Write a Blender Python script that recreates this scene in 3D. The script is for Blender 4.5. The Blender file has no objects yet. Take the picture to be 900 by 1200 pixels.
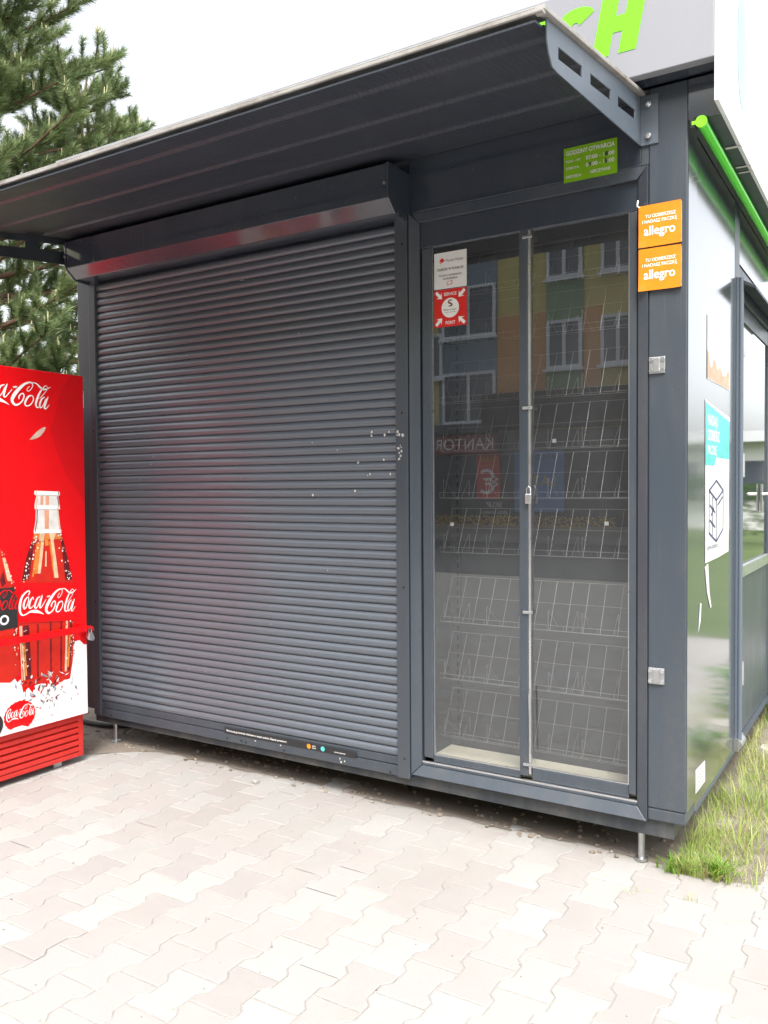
import bpy, math, random
from mathutils import Vector, Matrix, noise
rng = random.Random(7)
scene = bpy.context.scene
COL = scene.collection
SCRIPT_STROKES = [[(0.0573, 0.0924, 0.0045), (0.0646, 0.1064, 0.0068), (0.0598, 0.115, 0.006), (0.041, 0.107, 0.0083), (0.023, 0.0888, 0.0113), (0.0126, 0.0607, 0.0136), (0.0096, 0.0317, 0.0128), (0.0133, 0.0129, 0.0106), (0.0237, 0.0006, 0.0075), (0.041, 0.002, 0.006), (0.0661, 0.0118, 0.0098), (0.0955, 0.0106, 0.0173), (0.1187, 0.0032, 0.0106), (0.142, -0.0099, 0.0012)], [(0.0551, 0.0871, 0.0045), (0.0403, 0.074, 0.009), (0.0312, 0.0493, 0.0113), (0.0341, 0.0305, 0.0075), (0.0458, 0.0383, 0.0053), (0.0554, 0.0593, 0.0053), (0.0591, 0.0792, 0.0045), (0.0551, 0.0871, 0.0045)], [(0.0848, 0.0707, 0.0068), (0.0808, 0.0816, 0.0045), (0.0693, 0.067, 0.009), (0.0613, 0.0457, 0.0113), (0.0643, 0.0286, 0.0068), (0.0757, 0.0328, 0.0045), (0.0919, 0.0457, 0.0038)], [(0.1223, 0.0807, 0.0045), (0.1072, 0.0727, 0.0083), (0.0963, 0.0527, 0.0106), (0.0917, 0.0327, 0.0083), (0.0991, 0.0251, 0.0053), (0.1122, 0.0415, 0.0045), (0.1242, 0.07, 0.0038)], [(0.1343, 0.0839, 0.0068), (0.1239, 0.0532, 0.0106), (0.1192, 0.0313, 0.0098), (0.1263, 0.0248, 0.0053), (0.143, 0.0453, 0.0045), (0.1555, 0.0627, 0.003)], [(0.1635, 0.0746, 0.0083), (0.1766, 0.077, 0.0083)], [(0.2359, 0.0861, 0.003), (0.2246, 0.074, 0.0034), (0.2257, 0.0631, 0.0034), (0.2378, 0.0679, 0.0034), (0.2504, 0.0903, 0.0038), (0.2443, 0.1044, 0.006), (0.2251, 0.1014, 0.009), (0.2013, 0.0841, 0.0128), (0.1757, 0.0536, 0.0173), (0.1591, 0.0264, 0.0173), (0.1561, 0.0079, 0.0143), (0.1671, -0.0067, 0.0113), (0.1833, -0.0042, 0.0075), (0.2013, 0.0137, 0.0068), (0.2092, 0.0356, 0.0068), (0.205, 0.0487, 0.006), (0.1943, 0.0438, 0.006), (0.1862, 0.0307, 0.0083), (0.1869, 0.0211, 0.0038)], [(0.2475, 0.1052, 0.0038), (0.2677, 0.1031, 0.0053), (0.2847, 0.0875, 0.009), (0.2992, 0.0793, 0.0098), (0.3176, 0.0832, 0.0068), (0.3345, 0.0939, 0.0012)], [(0.2486, 0.0436, 0.0045), (0.2315, 0.0387, 0.0083), (0.2177, 0.0174, 0.0106), (0.2129, -0.0003, 0.0075), (0.223, -0.0081, 0.006), (0.2397, 0.0013, 0.0053), (0.2527, 0.0247, 0.0053), (0.2486, 0.0436, 0.0045)], [(0.3188, 0.0948, 0.003), (0.3087, 0.0966, 0.0038), (0.2946, 0.0798, 0.0053), (0.2795, 0.0544, 0.0098), (0.2671, 0.021, 0.0113), (0.2639, -0.0017, 0.0083), (0.2723, -0.0117, 0.0053), (0.2816, -0.002, 0.0038)], [(0.3188, 0.0948, 0.003), (0.3175, 0.0793, 0.003), (0.2963, 0.0505, 0.003), (0.2809, 0.0329, 0.003)], [(0.3053, 0.0425, 0.0045), (0.2914, 0.0309, 0.0075), (0.2818, 0.0057, 0.009), (0.2846, -0.0109, 0.006), (0.2967, 0.0, 0.0045), (0.3111, 0.0333, 0.0038)], [(0.3215, 0.0438, 0.006), (0.3099, 0.014, 0.0098), (0.3039, -0.0086, 0.009), (0.3112, -0.0134, 0.0045), (0.3263, 0.0061, 0.003)]]
BOTTLE_LEFT = [(-0.5238, 1.4171), (-0.5242, 1.3962), (-0.5162, 1.3912), (-0.5275, 1.3483), (-0.5255, 1.3295), (-0.5208, 1.3252), (-0.5233, 1.2709), (-0.5348, 1.215), (-0.5475, 1.1719), (-0.5795, 1.0867), (-0.6066, 1.0022), (-0.6118, 0.9738)]
BOTTLE_RIGHT = [(-0.3848, 1.4123), (-0.3852, 1.3951), (-0.3914, 1.3866), (-0.3837, 1.3435), (-0.3916, 1.3222), (-0.3853, 1.2576), (-0.3777, 1.2057), (-0.3644, 1.1618), (-0.3407, 1.0693), (-0.3167, 0.9757), (-0.311, 0.9446)]
BOTTLE_LABEL = [(-0.6164, 0.9743), (-0.311, 0.9446), (-0.3053, 0.7509), (-0.627, 0.7821)]
BOTTLE_LOW = [(-0.627, 0.7821), (-0.3053, 0.7509), (-0.3094, 0.6723), (-0.3193, 0.5641), (-0.3372, 0.4357), (-0.6056, 0.4642), (-0.6165, 0.6154)]
BOTTLE_STREAKS = [[(-0.4928, 1.1689), (-0.4783, 1.1681), (-0.4868, 1.1011), (-0.5007, 1.0094), (-0.516, 1.0107), (-0.5037, 1.1022)], [(-0.4393, 1.1659), (-0.4245, 1.1651), (-0.4111, 1.083), (-0.3971, 0.9788), (-0.423, 0.9812), (-0.4285, 1.0842)], [(-0.4705, 1.1169), (-0.4647, 1.1165), (-0.4652, 1.0402), (-0.4749, 1.041)], [(-0.5475, 1.1698), (-0.5311, 1.1626), (-0.5492, 1.0845), (-0.5675, 0.9861), (-0.6047, 0.9855), (-0.5795, 1.0867)], [(-0.3817, 1.18), (-0.3644, 1.1618), (-0.3407, 1.0693), (-0.3169, 0.9626), (-0.3579, 0.9665), (-0.3687, 1.0713)], [(-0.5219, 1.1495), (-0.5147, 1.1491), (-0.5391, 0.996), (-0.5495, 0.997)], [(-0.5016, 1.2072), (-0.4727, 1.2058), (-0.4808, 1.164), (-0.5072, 1.1697)], [(-0.4483, 1.2047), (-0.4089, 1.2028), (-0.4245, 1.1651), (-0.4393, 1.1659)], [(-0.4757, 1.1764), (-0.4538, 1.1752), (-0.4519, 1.1454), (-0.4715, 1.1423)], [(-0.4729, 1.3199), (-0.4461, 1.3192), (-0.4503, 1.2281), (-0.4723, 1.2291)], [(-0.4942, 1.391), (-0.4788, 1.3908), (-0.4797, 1.3474), (-0.4951, 1.3477)], [(-0.4653, 1.3907), (-0.4448, 1.3905), (-0.4456, 1.3468), (-0.4661, 1.3472)]]
SECOND_BOTTLE = [(-0.7367, 1.3182), (-0.7181, 1.1571), (-0.7012, 1.1239), (-0.6801, 1.0657), (-0.6506, 0.9694), (-0.6314, 0.906), (-0.6285, 0.8234), (-0.632, 0.7622), (-0.6294, 0.6589), (-0.6227, 0.5338), (-0.6733, 0.5026), (-0.7699, 0.5218)]
SECOND_LABEL = [(-0.7395, 0.9582), (-0.6463, 0.9567), (-0.6296, 0.8852), (-0.6306, 0.762), (-0.7435, 0.758)]
ICE = [(-0.31, 0.6417), (-0.2758, 0.6451), (-0.2498, 0.6188), (-0.2311, 0.6159), (-0.2244, 0.2563), (-0.491, 0.2556), (-0.7316, 0.2551), (-0.8391, 0.2547), (-0.8335, 0.5344), (-0.7605, 0.56), (-0.726, 0.5373), (-0.708, 0.5541), (-0.6768, 0.5523), (-0.6548, 0.5276), (-0.6372, 0.4954), (-0.6186, 0.5082), (-0.6061, 0.4394), (-0.5778, 0.4585), (-0.5548, 0.4287), (-0.5399, 0.4634), (-0.5064, 0.4651), (-0.4778, 0.4381), (-0.4577, 0.464), (-0.4286, 0.4324), (-0.3982, 0.4479), (-0.3677, 0.4549), (-0.3368, 0.4576), (-0.3197, 0.5422)]
GLINT = [(-0.5486, 1.6641), (-0.5192, 1.6687), (-0.4893, 1.6831), (-0.4663, 1.7072), (-0.4546, 1.7308), (-0.4734, 1.728), (-0.5037, 1.7084), (-0.5299, 1.6843)]

# ------------------------------------------------------------------ helpers
WL = {}

class M:
    """collects faces; build() links them as ONE mesh object"""
    def __init__(self): self.v = []; self.f = []; self.mi = []; self.col = []
    def add(self, vs, fs, mi=0, col=None):
        b = len(self.v); self.v += [tuple(p) for p in vs]
        for f in fs:
            self.f.append([i + b for i in f]); self.mi.append(mi); self.col.append(col)
    def box(self, x0, x1, y0, y1, z0, z1, mi=0):
        self.add([(x0,y0,z0),(x1,y0,z0),(x1,y1,z0),(x0,y1,z0),(x0,y0,z1),(x1,y0,z1),(x1,y1,z1),(x0,y1,z1)],
                 [(3,2,1,0),(4,5,6,7),(0,1,5,4),(1,2,6,5),(2,3,7,6),(3,0,4,7)], mi)
    def poly(self, pts, mi=0): self.add(pts, [list(range(len(pts)))], mi)
    def prism(self, prof, axis, a, b, mi=0):
        """profile of 2D points extruded along an axis (0: yz, 1: xz, 2: xy)"""
        def mk(p, t):
            return [(t,p[0],p[1]),(p[0],t,p[1]),(p[0],p[1],t)][axis]
        n = len(prof)
        area = sum(prof[i][0]*prof[(i+1)%n][1]-prof[(i+1)%n][0]*prof[i][1] for i in range(n))
        if (area < 0) != (axis == 1): prof = prof[::-1]
        vs = [mk(p,a) for p in prof]+[mk(p,b) for p in prof]
        fs = [list(range(n))[::-1], list(range(n,2*n))]
        for i in range(n):
            j = (i+1)%n; fs.append([i,j,n+j,n+i])
        self.add(vs, fs, mi)
    def tube(self, path, r, n=8, mi=0, caps=True):
        path = [Vector(p) for p in path]
        rs = r if isinstance(r, (list,tuple)) else [r]*len(path)
        vs, fs = [], []; up = None
        for i, p in enumerate(path):
            t = (path[min(i+1,len(path)-1)]-path[max(i-1,0)]).normalized()
            if up is None:
                up = t.orthogonal().normalized()
            up = (up - t*up.dot(t)).normalized(); s = t.cross(up)
            for k in range(n):
                a = 2*math.pi*k/n
                vs.append(p + (up*math.cos(a)+s*math.sin(a))*rs[i])
        for i in range(len(path)-1):
            for k in range(n):
                fs.append([i*n+k, i*n+(k+1)%n, (i+1)*n+(k+1)%n, (i+1)*n+k])
        if caps:
            fs.append(list(range(n))[::-1]); fs.append([(len(path)-1)*n+k for k in range(n)])
        self.add(vs, fs, mi)
    def disc(self, c, nrm, r, n=12, mi=0, sx=1.0):
        c = Vector(c); nrm = Vector(nrm).normalized(); u = Vector((0,0,1)).cross(nrm)
        if u.length < .01: u = Vector((1,0,0))
        u.normalize(); w = nrm.cross(u)
        self.poly([c+u*(math.cos(2*math.pi*k/n)*r*sx)+w*(math.sin(2*math.pi*k/n)*r) for k in range(n)], mi)
    def text(self, s, o, right, up, size, shear=0, bold=0, align='LEFT', space=1.0, mi=0, sx=1.0, width=None):
        vs, fs = text_geo(s, shear, bold, align, space)
        if width: sx = width/(size*(max(p[0] for p in vs)-min(p[0] for p in vs)))
        o, right, up = Vector(o), Vector(right), Vector(up)
        self.add([o+right*(x*size*sx)+up*(y*size) for x,y in vs], fs, mi)
    def ribbon(self, pts, tf, mi=0):
        """brush stroke of varying width: pts (u,v,w); tf maps (u,v) to 3D"""
        pts = smooth_line(pts)
        L, R_ = [], []
        for i,(u,v,w) in enumerate(pts):
            a = pts[max(i-1,0)]; b = pts[min(i+1,len(pts)-1)]
            dx, dy = b[0]-a[0], b[1]-a[1]; l = math.hypot(dx,dy) or 1
            L.append((u-dy/l*w/2, v+dx/l*w/2)); R_.append((u+dy/l*w/2, v-dx/l*w/2))
        n = len(pts)
        self.add([tf(*p) for p in L]+[tf(*p) for p in R_], [[i+n,i+1+n,i+1,i] for i in range(n-1)], mi)
        for i in (0, n-1):
            u,v,w = pts[i]
            self.add([tf(u+math.cos(k*.785)*w/2, v+math.sin(k*.785)*w/2) for k in range(8)], [list(range(8))], mi)
    def build(self, name, mat, parent=None, smooth=None, bevel=0, origin=None, colors=False):
        me = bpy.data.meshes.new(name)
        pw = WL[parent.name] if parent else Vector((0,0,0))
        xs = [p[0] for p in self.v]; ys = [p[1] for p in self.v]; zs = [p[2] for p in self.v]
        o = Vector(origin) if origin else Vector(((min(xs)+max(xs))/2,(min(ys)+max(ys))/2,min(zs)))
        me.from_pydata([(p[0]-o.x,p[1]-o.y,p[2]-o.z) for p in self.v], [], self.f)
        mats = mat if isinstance(mat, (list,tuple)) else [mat]
        for m_ in mats: me.materials.append(m_)
        if len(mats) > 1: me.polygons.foreach_set('material_index', self.mi)
        if colors:
            at = me.color_attributes.new('tint','FLOAT_COLOR','CORNER'); buf = []
            for p, c_ in zip(me.polygons, self.col): buf += list(c_)*p.loop_total
            at.data.foreach_set('color', buf)
        me.validate(); me.update()
        if smooth is not None:
            me.polygons.foreach_set('use_smooth', [True]*len(me.polygons))
            me.set_sharp_from_angle(angle=math.radians(smooth))
        ob = bpy.data.objects.new(name, me); COL.objects.link(ob)
        if parent: ob.parent = parent
        ob.location = o - pw; WL[ob.name] = o
        if bevel:
            b = ob.modifiers.new('bevel','BEVEL'); b.width = bevel; b.segments = 2; b.limit_method = 'ANGLE'; b.angle_limit = math.radians(35)
        return ob

def smooth_line(pts, k=4):
    out = []
    n = len(pts)
    for i in range(n-1):
        p0,p1,p2,p3 = pts[max(i-1,0)],pts[i],pts[i+1],pts[min(i+2,n-1)]
        for j in range(k):
            t = j/k
            out.append(tuple(.5*(2*b+(c-a)*t+(2*a-5*b+4*c-d)*t*t+(3*b-a-3*c+d)*t**3) for a,b,c,d in zip(p0,p1,p2,p3)))
    out.append(pts[-1]); return [(a,b,max(w,.0008)) for a,b,w in out]

_tc = {}
def text_geo(s, shear, bold, align, space):
    key = (s, shear, bold, align, space)
    if key not in _tc:
        cu = bpy.data.curves.new('lettering','FONT'); cu.body = s; cu.size = 1; cu.shear = shear; cu.offset = bold
        cu.align_x = align; cu.space_character = space; cu.resolution_u = 4
        ob = bpy.data.objects.new('lettering', cu); COL.objects.link(ob)
        dg = bpy.context.evaluated_depsgraph_get(); ev = ob.evaluated_get(dg); me = ev.to_mesh()
        _tc[key] = ([(v.co.x,v.co.y) for v in me.vertices], [list(p.vertices) for p in me.polygons])
        ev.to_mesh_clear(); bpy.data.objects.remove(ob); bpy.data.curves.remove(cu)
    return _tc[key]

def tag(o, label, cat, group=None, kind=None):
    if label: o['label'] = label
    if cat: o['category'] = cat
    if group: o['group'] = group
    if kind: o['kind'] = kind
    return o
def thing(name, loc, label, cat, group=None):
    o = bpy.data.objects.new(name, None); COL.objects.link(o); o.location = loc; o.empty_display_size = .1
    WL[o.name] = Vector(loc); return tag(o, label, cat, group)
def struct(o, label): o['kind'] = 'structure'; o['label'] = label; return o

# ------------------------------------------------------------------ materials
def nt(name):
    m = bpy.data.materials.new(name); m.use_nodes = True
    return m, m.node_tree, m.node_tree.nodes['Principled BSDF']
def N(t, typ, **kw):
    n = t.nodes.new(typ)
    for k, v in kw.items():
        if k in n.inputs: n.inputs[k].default_value = v
        else: setattr(n, k, v)
    return n
def c4(c): return (c[0], c[1], c[2], 1)
def mixc(t, fac, a, b):
    n = t.nodes.new('ShaderNodeMix'); n.data_type = 'RGBA'
    for s, v in ((0,fac),(6,a),(7,b)):
        if hasattr(v, 'is_linked'): t.links.new(v, n.inputs[s])
        else: n.inputs[s].default_value = v
    return n.outputs[2]
def ramp(t, src, lo, hi, a=0.0, b=1.0):
    n = N(t,'ShaderNodeMapRange'); n.inputs[1].default_value = lo; n.inputs[2].default_value = hi; n.inputs[3].default_value = a; n.inputs[4].default_value = b
    t.links.new(src, n.inputs[0]); return n.outputs[0]
def noise_tex(t, scale, detail=4, rough=.6, stretch=(1,1,1), coord='Object'):
    tc = N(t,'ShaderNodeTexCoord'); mp = N(t,'ShaderNodeMapping'); mp.inputs['Scale'].default_value = stretch
    t.links.new(tc.outputs[coord], mp.inputs[0])
    n = N(t,'ShaderNodeTexNoise', Scale=scale, Detail=detail, Roughness=rough); t.links.new(mp.outputs[0], n.inputs['Vector'])
    return n.outputs['Fac']
def bump(t, src, strength, dist, bsdf):
    b = N(t,'ShaderNodeBump', Strength=strength, Distance=dist); t.links.new(src, b.inputs['Height']); t.links.new(b.outputs[0], bsdf.inputs['Normal'])

def paint(name, base, rough=.3, dust=(.14,.135,.125), amount=.25, coat=0.0, metallic=0.0, streak=True, wave=0.0, spec=.5, crough=.05, even=False):
    m, t, b = nt(name)
    n1 = noise_tex(t, 2.2, 5, .65, (3,3,.5) if streak else (1,1,1))
    n2 = noise_tex(t, 45, 3, .6)
    f = N(t,'ShaderNodeMath', operation='MULTIPLY'); t.links.new(ramp(t,n1,.42,.8,0,amount), f.inputs[0]); t.links.new(ramp(t,n2,.3,.7,.5,1.3), f.inputs[1])
    col_ = mixc(t, f.outputs[0], c4(base), c4(dust))
    if streak:
        n3 = noise_tex(t, 3.2, 4, .7, (26,26,.55)); col_ = mixc(t, ramp(t,n3,.66,.72,0,.16), col_, (.30,.30,.29,1))
        n4 = noise_tex(t, 130, 2, .5); col_ = mixc(t, ramp(t,n4,.735,.76,0,.5), col_, (.36,.35,.33,1))
    t.links.new(col_, b.inputs['Base Color'])
    b.inputs['Roughness'].default_value = rough
    if not even: t.links.new(ramp(t, n1, .3,.75, rough*.85, rough*1.35), b.inputs['Roughness'])
    b.inputs['Coat Weight'].default_value = coat; b.inputs['Coat Roughness'].default_value = crough
    b.inputs['Metallic'].default_value = metallic; b.inputs['Specular IOR Level'].default_value = spec
    if wave: bump(t, noise_tex(t, 3.0, 2, .5), wave, .02, b)
    return m
def flat(name, base, rough=.4, spec=.5, vary=.12, coat=0):
    m, t, b = nt(name)
    n1 = noise_tex(t, 18, 4, .6)
    d = tuple(x*(1-vary) for x in base)
    t.links.new(mixc(t, ramp(t,n1,.3,.7), c4(base), c4(d)), b.inputs['Base Color'])
    b.inputs['Roughness'].default_value = rough; b.inputs['Specular IOR Level'].default_value = spec; b.inputs['Coat Weight'].default_value = coat
    return m
def metal(name, base, rough=.35, metallic=1.0, dirt=.4):
    m, t, b = nt(name); n1 = noise_tex(t, 14, 5, .7)
    t.links.new(mixc(t, ramp(t,n1,.45,.75,0,dirt), c4(base), (.2,.19,.17,1)), b.inputs['Base Color'])
    b.inputs['Metallic'].default_value = metallic
    t.links.new(ramp(t,n1,.3,.7,rough*.8,rough*1.4), b.inputs['Roughness']); return m
def glass(name, rough=0.0, tint=(.98,.985,.985), gain=1.35, grime=.06):
    m, t, b = nt(name); out = t.nodes['Material Output']; t.nodes.remove(b)
    ge = N(t,'ShaderNodeNewGeometry'); dt = N(t,'ShaderNodeVectorMath', operation='DOT_PRODUCT'); t.links.new(ge.outputs['Normal'], dt.inputs[0]); t.links.new(ge.outputs['Incoming'], dt.inputs[1])
    def mth(op, a, b=None):
        n_ = N(t,'ShaderNodeMath', operation=op)
        for k_, v_ in ((0,a),(1,b)):
            if v_ is None: continue
            if hasattr(v_,'is_linked'): t.links.new(v_, n_.inputs[k_])
            else: n_.inputs[k_].default_value = v_
        return n_.outputs[0]
    ab = mth('ABSOLUTE', dt.outputs['Value']); schl = mth('ADD', mth('MULTIPLY', mth('POWER', mth('SUBTRACT', 1.0, ab), 5.0), .96), .04)
    mul = N(t,'ShaderNodeMath', operation='MULTIPLY'); mul.inputs[1].default_value = gain; mul.use_clamp = True
    t.links.new(schl, mul.inputs[0])
    tr = N(t,'ShaderNodeBsdfTransparent'); tr.inputs[0].default_value = c4(tint)
    gl = N(t,'ShaderNodeBsdfGlossy'); gl.inputs['Roughness'].default_value = rough; gl.inputs[0].default_value = (.90,.96,1.0,1)
    mx = N(t,'ShaderNodeMixShader'); t.links.new(mul.outputs[0], mx.inputs[0]); t.links.new(tr.outputs[0], mx.inputs[1]); t.links.new(gl.outputs[0], mx.inputs[2])
    df = N(t,'ShaderNodeBsdfDiffuse'); df.inputs[0].default_value = (.5,.48,.44,1)
    mx2 = N(t,'ShaderNodeMixShader'); t.links.new(ramp(t, noise_tex(t, 3.5, 6, .7, (1,1,.35)), .45,.85,.012,grime), mx2.inputs[0])
    t.links.new(mx.outputs[0], mx2.inputs[1]); t.links.new(df.outputs[0], mx2.inputs[2]); t.links.new(mx2.outputs[0], out.inputs[0])
    return m
def leafy(name, a, b_, trans=.35, rough=.5, tip=None):
    m, t, b = nt(name); g = N(t,'ShaderNodeNewGeometry')
    n1 = noise_tex(t, 1.3, 3, .6)
    f = N(t,'ShaderNodeMath', operation='ADD'); f.use_clamp = True
    t.links.new(ramp(t, n1,.35,.65,-.3,.5), f.inputs[0]); t.links.new(g.outputs['Random Per Island'], f.inputs[1])
    colr = mixc(t, f.outputs[0], c4(a), c4(b_)); t.links.new(colr, b.inputs['Base Color']); b.inputs['Roughness'].default_value = rough
    out = t.nodes['Material Output']; tl = N(t,'ShaderNodeBsdfTranslucent'); t.links.new(colr, tl.inputs[0])
    mx = N(t,'ShaderNodeMixShader'); mx.inputs[0].default_value = trans
    t.links.new(b.outputs[0], mx.inputs[1]); t.links.new(tl.outputs[0], mx.inputs[2]); t.links.new(mx.outputs[0], out.inputs[0]); return m

ANTH = (.048,.060,.076)
M_PAINT = paint('anthracite_paint', ANTH, .33, amount=.32)
M_BOX = paint('anthracite_gloss', (.034,.043,.058), .16, amount=.10, coat=1.0, crough=.08)
M_SLAT = paint('shutter_slat_paint', (.094,.108,.130), .26, amount=.03, streak=False, coat=.55, crough=.14, even=True)
M_GUIDE = paint('guide_rail_paint', (.047,.057,.070), .33, amount=.18)
M_SIDE = paint('glossy_side_panel', (.062,.074,.080), .12, amount=.10, coat=.9, wave=.02, crough=.09)
M_SEAM = flat('dark_seam', (.008,.008,.01), .7)
M_BASE = paint('base_beam_paint', (.030,.037,.045), .45, amount=.5, dust=(.2,.18,.15))
def m_canopy():
    m = paint('smoked_canopy_sheet', (.032,.039,.052), .42, amount=.06, streak=False); t = m.node_tree; b = t.nodes['Principled BSDF']
    tc = N(t,'ShaderNodeTexCoord'); wv = N(t,'ShaderNodeTexWave', Scale=16.0, Distortion=0.0); t.links.new(tc.outputs['Object'], wv.inputs['Vector'])
    wv.bands_direction = 'X'; bump(t, wv.outputs['Fac'], .3, .003, b); return m
M_CAN = m_canopy()
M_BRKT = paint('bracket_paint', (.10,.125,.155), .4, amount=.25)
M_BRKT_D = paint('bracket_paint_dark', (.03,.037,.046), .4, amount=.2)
M_LIP = paint('weathered_drip_edge', (.33,.32,.30), .55, dust=(.13,.10,.08), amount=.9)
M_FASCIA = paint('grey_sign_face', (.27,.275,.30), .4, amount=.12)
M_WHITE_SIGN = flat('white_sign_face', (.66,.66,.67), .25, vary=.04)
M_PALECYAN = flat('pale_cyan_print', (.36,.66,.64), .3)
M_GREEN = flat('lime_green_print', (.17,.62,.0), .35, vary=.05)
M_LIME = flat('lime_sign_face', (.20,.42,.008), .4, vary=.12)
M_TUBE = flat('green_plastic_tube', (.045,.66,.0), .22, vary=.05, coat=.5)
M_TUBECAP = flat('lime_end_cap', (.30,.85,.02), .3)
M_WHITE = flat('white_print', (.80,.80,.78), .45, vary=.05)
M_PAPER = flat('white_sticker', (.72,.72,.70), .4, vary=.06)
M_ORANGE = flat('orange_sticker', (.80,.25,.008), .42, vary=.16)
M_REDSTK = flat('red_sticker', (.66,.015,.014), .4, vary=.12)
M_BLACK = flat('black_print', (.02,.02,.022), .5)
M_GREY = flat('grey_print', (.12,.12,.13), .5)
M_ALU = metal('bare_aluminium', (.72,.73,.75), .3, 1.0, .25)
M_STEEL = metal('galvanised_steel', (.55,.56,.57), .4, 1.0, .5)
M_WIRE = metal('zinc_wire', (.17,.17,.17), .42, .55, .2)
M_GLASS = glass('display_glass', gain=3.2, grime=.03)
M_DOORGLASS = paint('door_glass', (.03,.035,.035), .04, amount=.05, coat=1.0)
M_INNER = flat('inner_back_panel', (.040,.042,.046), .55, vary=.2)
M_LEDGE = paint('dusty_ledge', (.46,.44,.36), .6, dust=(.24,.21,.15), amount=.5, streak=False)
M_RED = flat('cooler_red', (.72,.003,.006), .3, vary=.05, coat=.25, spec=.3)
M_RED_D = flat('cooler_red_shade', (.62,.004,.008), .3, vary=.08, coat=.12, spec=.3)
M_REDGR = flat('grille_red', (.58,.028,.022), .38, vary=.15)
M_PRINTW = flat('print_white', (.83,.82,.80), .3, vary=.04)
M_CREAM = flat('print_cream', (.84,.56,.36), .3, vary=.35)
M_AMBER = flat('print_amber', (.80,.24,.045), .3, vary=.35)
M_PEACH = flat('print_peach', (.78,.36,.22), .3, vary=.3)
M_MAROON = flat('print_maroon', (.20,.014,.020), .3, vary=.75)
M_COLA = flat('print_cola_red', (.60,.020,.010), .3, vary=.18)
M_GREYP = flat('print_grey', (.42,.43,.45), .3, vary=.5)
M_GLASSW = flat('print_glass_white', (.76,.72,.70), .3, vary=.25)
M_DARK = flat('dark_rubber', (.018,.018,.02), .6)
M_SHADOWGAP = flat('dark_void', (.012,.012,.012), .9)
M_TEAL = flat('teal_print', (.10,.60,.55), .4, vary=.3)
M_INK = flat('navy_print', (.07,.08,.20), .5, vary=.5)
M_RUST = flat('orange_faded_print', (.66,.42,.28), .5, vary=.4)
M_CHIP = flat('paint_chip', (.62,.60,.56), .6, vary=.4)

def m_ice():
    m, t, b = nt('printed_ice'); n1 = noise_tex(t, 38, 5, .75); n2 = noise_tex(t, 9, 2, .5)
    f = N(t,'ShaderNodeMath', operation='MULTIPLY'); t.links.new(ramp(t,n1,.57,.64), f.inputs[0]); t.links.new(ramp(t,n2,.50,.60), f.inputs[1])
    t.links.new(mixc(t, f.outputs[0], (.84,.83,.82,1), mixc(t, ramp(t,noise_tex(t,14,2),.45,.55), (.42,.42,.44,1), (.58,.22,.20,1))), b.inputs['Base Color'])
    b.inputs['Roughness'].default_value = .3; return m
M_ICE = m_ice()

def m_paver():
    m, t, b = nt('concrete_paver'); a = N(t,'ShaderNodeVertexColor', layer_name='tint')
    n1 = noise_tex(t, 260, 3, .7); n2 = noise_tex(t, 5, 4, .6); n3 = noise_tex(t, 60, 5, .75)
    c1 = mixc(t, ramp(t,n1,.35,.7,0,.45), a.outputs[0], (.25,.235,.215,1))
    c2 = mixc(t, ramp(t,n2,.42,.7,0,.35), c1, (.345,.328,.302,1))
    c3 = mixc(t, ramp(t,n3,.63,.72,0,.55), c2, (.20,.17,.14,1))
    n4 = noise_tex(t, 1.1, 6, .7); c4_ = mixc(t, ramp(t,n4,.5,.72,0,.30), c3, (.27,.24,.21,1))
    t.links.new(c4_, b.inputs['Base Color']); b.inputs['Roughness'].default_value = .85; b.inputs['Specular IOR Level'].default_value = .25
    bump(t, n1, .35, .003, b); return m
def m_ground(name, a, b_, c_, scale=6, rough=.95, fine=180):
    m, t, b = nt(name); n1 = noise_tex(t, scale, 6, .65); n2 = noise_tex(t, fine, 4, .7)
    x = mixc(t, ramp(t,n1,.35,.68), c4(a), c4(b_)); y = mixc(t, ramp(t,n2,.45,.75,0,.8), x, c4(c_))
    t.links.new(y, b.inputs['Base Color']); b.inputs['Roughness'].default_value = rough; b.inputs['Specular IOR Level'].default_value = .2
    bump(t, n2, .6, .01, b); return m
M_PAVER = m_paver()
M_SAND = m_ground('joint_sand', (.345,.33,.305), (.38,.365,.34), (.27,.25,.225), 5)
M_DIRT = m_ground('dry_dirt', (.22,.185,.15), (.29,.255,.22), (.13,.105,.085), 7)
M_RUBBLE = m_ground('rubble_stone', (.26,.22,.17), (.36,.32,.27), (.16,.13,.10), 9)
M_ASPHALT = m_ground('asphalt', (.11,.11,.113), (.135,.135,.135), (.16,.16,.16), 1)
M_FARPAVE = m_ground('far_paving', (.33,.32,.30), (.40,.39,.36), (.28,.27,.25), 1)
M_TURF = m_ground('turf', (.075,.115,.04), (.12,.155,.06), (.05,.08,.025), 1.2, fine=40)
M_GRASS = leafy('grass_blade', (.24,.37,.06), (.60,.60,.26), .4)
M_WEED = leafy('weed_leaf', (.12,.28,.02), (.26,.42,.04), .45)
M_LEAF = leafy('broad_leaf', (.05,.15,.015), (.13,.30,.03), .4)
M_DRYLEAF = leafy('dry_leaf', (.30,.24,.10), (.45,.36,.18), .3)
M_NEEDLE = leafy('pine_needle', (.085,.135,.055), (.26,.33,.14), .25, .45)
M_CANDLE = leafy('pine_candle', (.42,.40,.22), (.55,.50,.30), .1)
M_BARK = m_ground('pine_bark', (.10,.062,.045), (.17,.10,.07), (.05,.035,.03), 8, fine=30)
M_BUSH = leafy('hedge_leaf', (.03,.075,.015), (.08,.14,.03), .3)
M_STONE = m_ground('kerb_stone', (.42,.40,.36), (.50,.48,.44), (.30,.28,.25), 6)

W = 2.011
FX0 = -1.285                     # kiosk left end
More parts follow.
